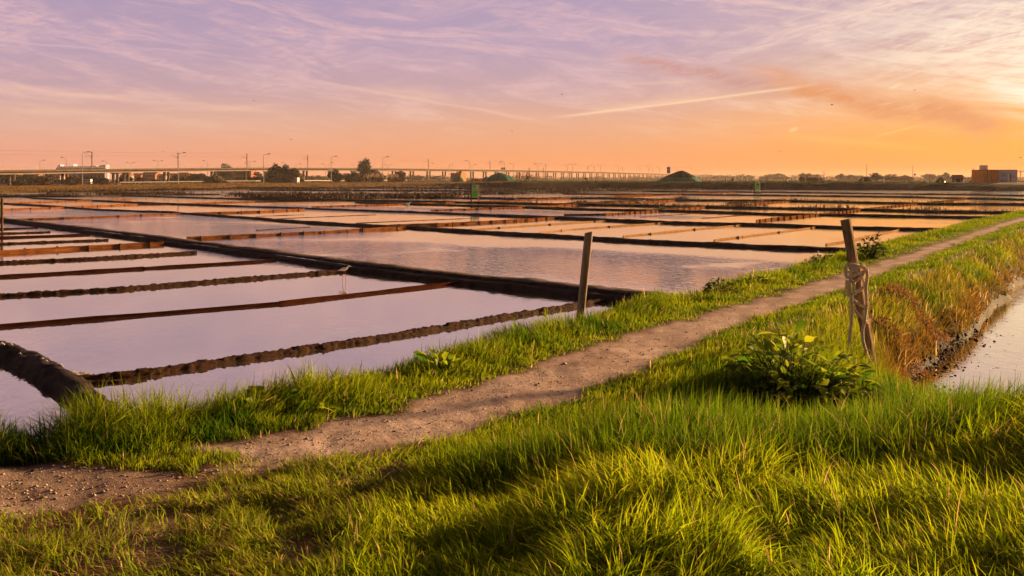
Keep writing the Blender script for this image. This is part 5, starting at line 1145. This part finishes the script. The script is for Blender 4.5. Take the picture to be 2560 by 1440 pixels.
tb = np.clip(0.4 * big + 0.6 * RNG.random(NCAND), 0, 1); ct = lerp3(tb, B0, B1); tl = tall[:, None]; col = col * (1 - tl) + ct * tl
tr_ = (0.55 * trod)[:, None]; col = col * (1 - tr_) + lerp3(RNG.random(NCAND), (0.12, 0.20, 0.010), (0.28, 0.30, 0.02)) * tr_
ro = lerp3(RNG.random(NCAND), (0.06, 0.075, 0.008), (0.21, 0.085, 0.016)); og = (0.42 * orange)[:, None]; col = col * (1 - og) + ro * og
shade_mix = (0.8 * lush_shade * ss(s, 1.0, 1.5))[:, None]; col = col * (1 - shade_mix) + lerp3(RNG.random(NCAND), (0.018, 0.085, 0.003), (0.10, 0.19, 0.006)) * shade_mix  # shade of the broad leaved bush put into the blade colour as deeper green
rz_ = ((s > 1.2) * ss(y, 8.5, 11) * ss(z, 0.52, 0.22) * 0.7)[:, None]; col = col * (1 - rz_) + lerp3(RNG.random(NCAND), (0.05, 0.022, 0.008), (0.16, 0.055, 0.015)) * rz_
dc = lerp3(RNG.random(NCAND), (0.24, 0.16, 0.06), (0.46, 0.34, 0.17)); col = np.where(dryf[:, None], dc, col)
tip = col * np.array([1.2, 1.03, 0.9]) + np.array([0.015, 0.0, 0])
lean = np.clip(RNG.normal(0.50, 0.28, NCAND), 0.05, 1.4) + 0.2 * trod + 0.25 * tall * RNG.random(NCAND)
lean = np.where(dryf & (trod > 0.4), RNG.uniform(0.6, 1.5, NCAND), lean)
wind = fbm(x * 1.4, y * 1.4, 95, 3) * 9.0 + RNG.normal(0, 0.9, NCAND)
wd = 0.0050 * (y / 5) ** 0.60 * RNG.uniform(0.5, 1.6, NCAND) * (1 + 0.55 * tall + 0.3 * trod)
ok &= ~((tall + trod > 0.4) & (RNG.random(NCAND) < 0.12))
P = np.stack([x, y, z], 1)
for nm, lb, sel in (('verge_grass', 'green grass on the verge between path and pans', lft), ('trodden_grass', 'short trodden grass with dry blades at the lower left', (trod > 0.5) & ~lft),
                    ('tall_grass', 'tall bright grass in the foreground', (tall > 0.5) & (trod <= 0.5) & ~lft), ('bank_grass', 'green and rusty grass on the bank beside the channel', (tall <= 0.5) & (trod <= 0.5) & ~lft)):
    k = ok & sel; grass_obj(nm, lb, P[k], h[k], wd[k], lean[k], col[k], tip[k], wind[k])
print('blades', int(ok.sum()))
# seed stalks standing above the tall grass and on the verge
n = 90; x = np.concatenate([RNG.uniform(0.2, 3.4, n), RNG.uniform(-5, 8, n)]); y = np.concatenate([RNG.uniform(4.4, 7.2, n), RNG.uniform(6.5, 20, n)]); s = path_s(x, y); z = H(x, y); k = (z > 0.25) & (path_mask(x, y) < 0.05)
P = np.stack([x, y, z], 1)[k]; m_ = len(P); cs = lerp3(RNG.random(m_), (0.26, 0.19, 0.05), (0.40, 0.27, 0.10)); hh = np.where(P[:, 1] < 7.3, RNG.uniform(0.30, 0.46, m_), RNG.uniform(0.22, 0.36, m_))
grass_obj('seed_stalks', 'thin dry seed stalks above the grass', P, hh, np.full(m_, 0.005), RNG.uniform(0.1, 0.45, m_), cs, cs * 1.15)
# far dry grass, dike grass, marsh plants on the back bunds
n = 60000; a = RNG.uniform(-0.56, 0.0, n); yb = np.interp(a, BA[:, 0], BA[:, 1]); y = yb + RNG.uniform(0, 1, n) ** 1.4 * 120 + 2; x = a * y; z = H(x, y); k = z > 0.12
c1 = fbm(x * 0.06, y * 0.06, 101, 4); c2 = RNG.random(n); col = lerp3(np.clip(c1 * 1.5 - 0.3 + 0.3 * c2, 0, 1), (0.075, 0.062, 0.014), (0.21, 0.10, 0.03)); P = np.stack([x, y, z], 1)[k]; m_ = len(P)
grass_obj('marsh_grass', 'dry orange brown marsh grass below the viaduct', P, RNG.uniform(0.15, 0.45, m_) * (0.4 + c1[k]), RNG.uniform(0.06, 0.16, m_), RNG.uniform(0.1, 0.6, m_), col[k], col[k] * 1.2, mt='crown')
n = 55000; a = RNG.uniform(-0.08, 0.62, n); yb = np.interp(a, BA[:, 0], BA[:, 1]); y = yb + RNG.uniform(0, 1, n) * 45 - 0.5; x = a * y; z = H(x, y); k = z > 0.05
c1 = fbm(x * 0.1, y * 0.1, 111, 4); col = lerp3(np.clip(c1 * 1.6 - 0.3, 0, 1), (0.008, 0.020, 0.003), (0.035, 0.060, 0.006)); low = ss(z, 0.7, 0.2)[:, None]; col = col * (1 - low) + np.array([0.045, 0.028, 0.014]) * low; P = np.stack([x, y, z], 1)[k]; m_ = len(P)
grass_obj('dike_grass', 'dark green grass covering the far dike', P, RNG.uniform(0.1, 0.28, m_), RNG.uniform(0.06, 0.14, m_), RNG.uniform(0.1, 0.6, m_), col[k], col[k] * 1.3, mt='crown')
n = 26000; a = RNG.uniform(-0.5, 0.62, n); y = RNG.uniform(300, 900, n) * 1.0; x = a * y; z = H(x, y); c1 = fbm(x * 0.02, y * 0.02, 131, 4); k = (z > 0.4) & (c1 > 0.35) & (y > np.interp(a, BA[:, 0], BA[:, 1]) + 50)
col = lerp3(np.clip(c1 * 1.8 - 0.5, 0, 1), (0.04, 0.034, 0.010), (0.13, 0.075, 0.03)); P = np.stack([x, y, z], 1)[k]; m_ = len(P)
grass_obj('scrub', 'brown scrub and dry grass on the flats beyond the dike', P, RNG.uniform(0.25, 0.8, m_), RNG.uniform(0.2, 0.5, m_), RNG.uniform(0.1, 0.6, m_), col[k], col[k] * 1.15, mt='crown')
def along(lines, n, spread, hlo, hhi, c0, c1, name, label, z0=0.08, wk=1.0, freq=0.25):
    Ps, hs_, cs_ = [], [], []
    for li, ln in enumerate(lines):
        pts = [W(*p) for p in ln]; L = [0]
        for q in range(len(pts) - 1): L.append(L[-1] + (pts[q + 1] - pts[q]).length)
        Q_ = RNG.uniform(0, L[-1], n); X = np.interp(Q_, L, [p.x for p in pts]); Y = np.interp(Q_, L, [p.y for p in pts]) + 0.3; kk = vn(Q_ * freq, Q_ * 0 + li, 141 + li) > RNG.uniform(0.15, 0.75, n)
        pp = np.stack([X + RNG.normal(0, spread, n), Y + RNG.normal(0, spread, n) + spread, np.full(n, z0)], 1)[kk]; Ps.append(pp); hs_.append(RNG.uniform(hlo, hhi, len(pp)) * (0.4 + vn(Q_[kk] * freq * 1.7, Q_[kk] * 0, 151 + li)))
    P = np.concatenate(Ps); h_ = np.concatenate(hs_); m_ = len(P); cl = lerp3(RNG.random(m_), c0, c1)
    grass_obj(name, label, P, h_, RNG.uniform(0.03, 0.08, m_) * wk, RNG.uniform(0.1, 0.7, m_), cl, cl * 1.1, mt='crown')
along([[(1280, 509), (1455, 512), (1630, 516), (1920, 521), (2145, 525), (2345, 530), (2560, 533), (2700, 536)], [(1290, 497), (1497, 496), (1705, 501), (1920, 502), (2145, 507), (2310, 510), (2560, 512), (2700, 514)], [(1500, 486), (1705, 487), (1920, 489), (2245, 493), (2420, 497), (2560, 500), (2700, 502)], [(1600, 480), (1920, 481), (2220, 485), (2400, 487), (2560, 490), (2700, 492)], [(1655, 527), (1792, 516), (1920, 507)], [(1420, 513), (1600, 506), (1717, 500)]],
      2600, 0.22, 0.10, 0.38, (0.03, 0.02, 0.012), (0.09, 0.045, 0.02), 'bund_weeds', 'brown weeds growing along the back bunds', 0.1)
along([[(520, 470.5), (800, 472), (1000, 471), (1280, 474), (1480, 474)], [(620, 476), (900, 478), (1140, 479), (1280, 479), (1560, 477), (1760, 475)], [(560, 486), (900, 488), (1120, 487), (1280, 485), (1480, 482)], [(600, 494), (800, 498), (980, 493), (1180, 497), (1290, 499)], [(-60, 492), (200, 491), (420, 487)], [(120, 484), (400, 479), (640, 474)]],
      7000, 1.7, 0.2, 0.62, (0.012, 0.006, 0.003), (0.045, 0.018, 0.008), 'marsh_weeds', 'reddish brown marsh plants on the farthest bunds', 0.1, 2.2)

# ------------------------------------------------------------------ broad leaved plants and shrubs near the path
def leaf_mesh(n, pos, dirs, ln, wd, cols, seed, fold=0.25, droop=0.5):
    """broad leaves, 4x2 faces each: base pos, direction, length, width"""
    g = np.random.default_rng(seed); m = 5; tt = np.linspace(0, 1, m); prof = np.array([0.10, 0.80, 1.0, 0.68, 0.0]); up = np.array([0, 0, 1.0])
    d = dirs / np.linalg.norm(dirs, axis=1)[:, None]; side = np.cross(d, up) + g.normal(0, 0.35, (n, 3)); side /= np.linalg.norm(side, axis=1)[:, None]; nrm = np.cross(side, d)
    V = np.zeros((n, m, 3, 3)); cur = g.uniform(0.3, 1.0, n)[:, None] * droop
    for i, t in enumerate(tt):
        ctr = pos + d * (ln * t)[:, None] - up * (ln[:, None] * cur * t * t)
        wv = 1 + 0.25 * g.normal(0, 1, n) * (0 < t < 1)
        for j, o in enumerate((-1, 0, 1)): V[:, i, j] = ctr + side * (o * wd * prof[i] / 2 * wv)[:, None] + nrm * (abs(o) * fold * wd * prof[i] * 0.5)[:, None]
    V = V.reshape(-1, 3); b = np.arange(n)[:, None] * (m * 3); Q = []
    for i in range(m - 1):
        for j in range(2): Q.append(b + np.array([[i * 3 + j, i * 3 + j + 1, (i + 1) * 3 + j + 1, (i + 1) * 3 + j]]))
    c0, c1 = np.array(cols[0]), np.array(cols[1]); C = np.repeat(c0 + (c1 - c0) * g.random(n)[:, None], m * 3, axis=0)
    return V, np.concatenate(Q), C
LG = ((0.07, 0.16, 0.008), (0.38, 0.40, 0.015))
def leafy_plant(loc, rx, ry, ht, n, l0, l1, label, seed, cols=LG, aspect=0.55, name='broad_leaved_plant', cat='plant', dome=True, up=0.5):
    g = np.random.default_rng(seed); x, y = loc; gz = float(H(x, y)); r_ = thing(name, (x, y, gz), label, cat)
    th = g.uniform(0, 2 * np.pi, n); rr = np.sqrt(g.random(n)); wob = 0.55 + 0.55 * vn(th * 1.3 + seed, th * 0, seed); px_, py_ = np.cos(th) * rr * rx * wob, np.sin(th) * rr * ry * wob
    zz = ht * (0.55 + 0.8 * vn(px_ * 5 + 30, py_ * 5 + 30, seed + 1)) * np.sqrt(np.clip(1 - rr ** 2, 0, 1)) * (g.uniform(0.2, 1.0, n) if dome else g.uniform(0.1, 0.6, n)); pos = np.stack([px_, py_, zz], 1)
    dr = np.stack([np.cos(th) * (0.3 + rr) + g.normal(0, 0.5, n), np.sin(th) * (0.3 + rr) + g.normal(0, 0.5, n), g.normal(up, 0.35, n)], 1)
    V, Q, C = leaf_mesh(n, pos, dr, g.uniform(l0, l1, n), g.uniform(l0, l1, n) * aspect, cols, seed); me = mesh_np('foliage', V, Q, smooth=True); set_cols(me, C); link_obj('foliage', me, M['leaf'], r_)
    st = MB()
    for i in range(0, n, 3): st.tube([(px_[i] * 0.15, py_[i] * 0.15, -0.02), (px_[i] * 0.7, py_[i] * 0.7, zz[i] * 0.6), (px_[i], py_[i], zz[i])], [0.005, 0.004, 0.0025], 5, cap=False)
    st.build('stems', M['bark'], r_); return r_
leafy_plant((2.20, 8.32), 0.56, 0.50, 0.50, 470, 0.06, 0.17, 'large glossy broad leaved bush in the grass left of the roped post', 5)
leafy_plant((-1.68, 7.75), 0.36, 0.20, 0.34, 60, 0.12, 0.22, 'broad leaved dock plant on the verge in front of the nearest mud ridge', 8, aspect=0.5, dome=False, up=0.9)
leafy_plant((-0.62, 9.35), 0.22, 0.16, 0.34, 46, 0.10, 0.18, 'upright broad leaved plant on the verge left of the round post', 11, aspect=0.45, dome=False, up=1.3)
leafy_plant((7.65, 22.6), 0.30, 0.28, 0.55, 200, 0.08, 0.15, 'dark leafy bush on the verge right behind the roped post', 14, ((0.015, 0.028, 0.008), (0.05, 0.06, 0.012)))
leafy_plant((3.05, 15.6), 0.36, 0.28, 0.34, 150, 0.06, 0.11, 'leafy weed clump on the verge midway between the two posts', 17, ((0.04, 0.06, 0.012), (0.11, 0.12, 0.02)))
leafy_plant((3.95, 17.0), 0.36, 0.28, 0.30, 130, 0.06, 0.11, 'low leafy weed patch on the verge left of the roped post', 19)
leafy_plant((6.2, 21.2), 0.35, 0.28, 0.30, 120, 0.06, 0.12, 'low leafy weed patch just left of the dark leafy bush', 23, ((0.03, 0.055, 0.01), (0.10, 0.12, 0.02)))
def purslane(loc, rx, ry, ht, n, label, seed, cols):
    g = np.random.default_rng(seed); x, y = loc; gz = float(H(x, y)); r_ = thing('low_shrub', (x, y, gz), label, 'shrub', 'low salt shrubs along the channel'); th = g.uniform(0, 6.28, n); rr = np.sqrt(g.random(n)); zz = ht * np.sqrt(np.clip(1 - rr ** 2, 0, 1)) * g.uniform(0.55, 1.0, n) * (0.6 + 0.8 * vn(np.cos(th) * rr * rx * 9 + 50, np.sin(th) * rr * ry * 9 + 50, seed)) + 0.02
    zg = H(x + np.cos(th) * rr * rx, y + np.sin(th) * rr * ry) - gz
    pos = np.stack([np.cos(th) * rr * rx, np.sin(th) * rr * ry, zz + np.clip(zg, -0.4, 0.2)], 1); dr = g.normal(0, 0.6, (n, 3)) + np.array([0, 0, 0.9]); V, Q, C = leaf_mesh(n, pos, dr, g.uniform(0.02, 0.045, n), g.uniform(0.010, 0.018, n), cols, seed, 0.2, 0.1); me = mesh_np('foliage', V, Q); set_cols(me, C); link_obj('foliage', me, M['leaf'], r_)
    st = MB()
    for i in range(0, min(n, 600), 4): st.tube([(pos[i, 0] * 0.4, pos[i, 1] * 0.4, 0.0 + min(0, zg[i])), (pos[i, 0] * 0.8, pos[i, 1] * 0.8, zz[i] * 0.5 + zg[i] * 0.8), tuple(pos[i])], [0.005, 0.004, 0.002], 4, cap=False)
    st.build('stems', M['bark'], r_)
PU = ((0.055, 0.055, 0.028), (0.15, 0.10, 0.05)); PO = ((0.11, 0.05, 0.018), (0.24, 0.10, 0.03))
purslane((4.0, 10.45), 0.45, 0.42, 0.13, 3200, 'olive brown salt shrub around the foot of the roped post', 3, PU)
purslane((4.5, 12.0), 0.42, 0.55, 0.15, 3000, 'rusty salt shrub right behind the roped post', 4, PO)
purslane((3.45, 9.35), 0.36, 0.36, 0.12, 2400, 'grey olive salt shrub nearest the tall foreground grass', 6, PU)
purslane((4.75, 13.0), 0.45, 0.55, 0.16, 2400, 'rusty brown salt shrub at the water edge beyond the roped post', 7, PO)
purslane((5.6, 14.8), 0.5, 0.6, 0.20, 1800, 'far rusty salt shrub along the channel bank', 12, PO)
purslane((4.1, 9.9), 0.25, 0.35, 0.14, 1200, 'small orange salt shrub at the muddy corner of the channel', 13, PO)

# ------------------------------------------------------------------ stones, clods, floating weed, salt crust
def scatter(n, fx, size, name, label, m, cat, seed, flat=0.6, sub=0.0):
    g = np.random.default_rng(seed); oct_ = np.array([(1, 0, 0), (0.2, 0.9, 0.1), (-0.9, 0.1, 0), (0, -1, 0.1), (0.1, 0.1, 1), (0, 0, -0.8)]); fc = [(0, 1, 4), (1, 2, 4), (2, 3, 4), (3, 0, 4), (1, 0, 5), (2, 1, 5), (3, 2, 5), (0, 3, 5)]; P = fx(g, n); n = len(P)
    s_ = g.lognormal(math.log(size), 0.5, n); V = oct_[None] * s_[:, None, None] * (0.6 + 0.8 * g.random((n, 6, 3))) * np.array([1, 1, flat]); a = g.uniform(0, 6.28, n); c_, sn = np.cos(a)[:, None], np.sin(a)[:, None]; X = V[:, :, 0] * c_ - V[:, :, 1] * sn; Y = V[:, :, 0] * sn + V[:, :, 1] * c_; V[:, :, 0], V[:, :, 1] = X, Y; V += P[:, None]
    T = (np.arange(n)[:, None, None] * 6 + np.array(fc)[None]).reshape(-1, 3); return tag(link_obj(name, mesh_np(name, V.reshape(-1, 3), None, T), M[m]), label, cat, kind='stuff')
def f_path(g, n):
    y = g.uniform(5, 16, n) ** 1.0; y = 5 + (y - 5) * g.random(n); x = np.interp(y, _yy, _xs) + g.normal(0, 0.45, n) * 1.2; k = path_mask(x, y) > 0.25; return np.stack([x, y, H(x, y) + 0.001], 1)[k]
scatter(2600, f_path, 0.0055, 'pebbles', 'small pale pebbles on the dirt path', 'stone', 'pebbles', 1)
scatter(500, f_path, 0.006, 'soil_crumbs', 'dark crumbs of soil on the dirt path', 'darkstone', 'soil', 2)
def f_dirt(g, n):
    x = g.normal(-2.6, 0.7, n); y = g.normal(6.0, 0.3, n); k = path_mask(x, y) > 0.3; return np.stack([x, y, H(x, y)], 1)[k]
scatter(220, f_dirt, 0.008, 'stones', 'pale stones in the bare dirt patch at the lower left', 'stone', 'stones', 3)
def f_edge(g, n):
    y = g.uniform(8.5, 26, n); x = np.interp(y, XR[:, 0], XR[:, 1]) + g.normal(0.05, 0.20, n) + 0.004 * y; z = H(x, y); k = z < 0.14; return np.stack([x, y, np.maximum(z, -0.004)], 1)[k]
scatter(5200, f_edge, 0.012, 'mud_clods', 'wet dark mud clods along the channel edge', 'darkstone', 'mud', 4, 0.7)
def f_alg(g, n):
    y = 9 + 18 * g.random(n) ** 1.3; x = np.interp(y, XR[:, 0], XR[:, 1]) + g.exponential(0.7, n) + 0.25; k = (fbm(x * 1.0, y * 3.0, 205, 4) > 0.58) & (H(x, y) < -0.02); return np.stack([x, y, np.full(n, 0.001)], 1)[k]
scatter(1500, f_alg, 0.010, 'floating_weed', 'brown bits of weed floating on the channel', 'algae', 'weed', 5, 0.12)
sm = MB()
for q in range(26):
    t = q / 25; p = W(120 + 130 * t, 928 + 16 * t + 3 * math.sin(q)); sm.tube([(p.x - 0.07, p.y, 0.0), (p.x, p.y + 0.02 * math.sin(q * 2.1), 0.008), (p.x + 0.07, p.y, 0.0)], [0.012, 0.02 + 0.012 * random.random(), 0.01], 6, squash=1.0)
tag(sm.build('salt_crust', M['salt']), 'white salt crust where the mud berm meets the ridge', 'salt', kind='stuff')
# wet puddles on the ledge of the widest bund
def ledge(l0, l1, y0_, y1_):
    V, Q = sweep([W(l0, y0_), W((l0 + l1) / 2, (y0_ + y1_) / 2), W(l1, y1_)], [(-0.19, 0.124), (-0.31, 0.124)], 0.004, 77, 0.3, wander=0.03, taper=False); V[:, 2] = 0.126
    return V, Q
Vs, Qs, k = [], [], 0
for a_ in ((195, 362, 581.5, 602.5), (470, 640, 620, 643.5), (640, 845, 643.5, 674.5)):
    V, Q = ledge(*a_); Vs.append(V); Qs.append(Q + k); k += len(V)
tag(link_obj('puddles', mesh_np('puddles', np.concatenate(Vs), np.concatenate(Qs)), M['water']), 'thin strips of standing water on the ledge of the widest bund', 'puddles', kind='structure')

# ------------------------------------------------------------------ haze
def f_haze(out):
    v = node('ShaderNodeVolumePrincipled'); v.inputs['Color'].default_value = (0.95, 0.80, 0.72, 1); v.inputs['Density'].default_value = 0.00011; v.inputs['Anisotropy'].default_value = 0.2
    link(v.outputs[0], out.inputs['Volume']); return None
HAZE = True
if HAZE:
    hm = mat('haze', f_haze); o = MB().box(0, 1350, 8.0, 4200, 2860, 19.0).build('haze', hm); tag(o, 'thin evening haze over the marsh', 'haze', kind='stuff')
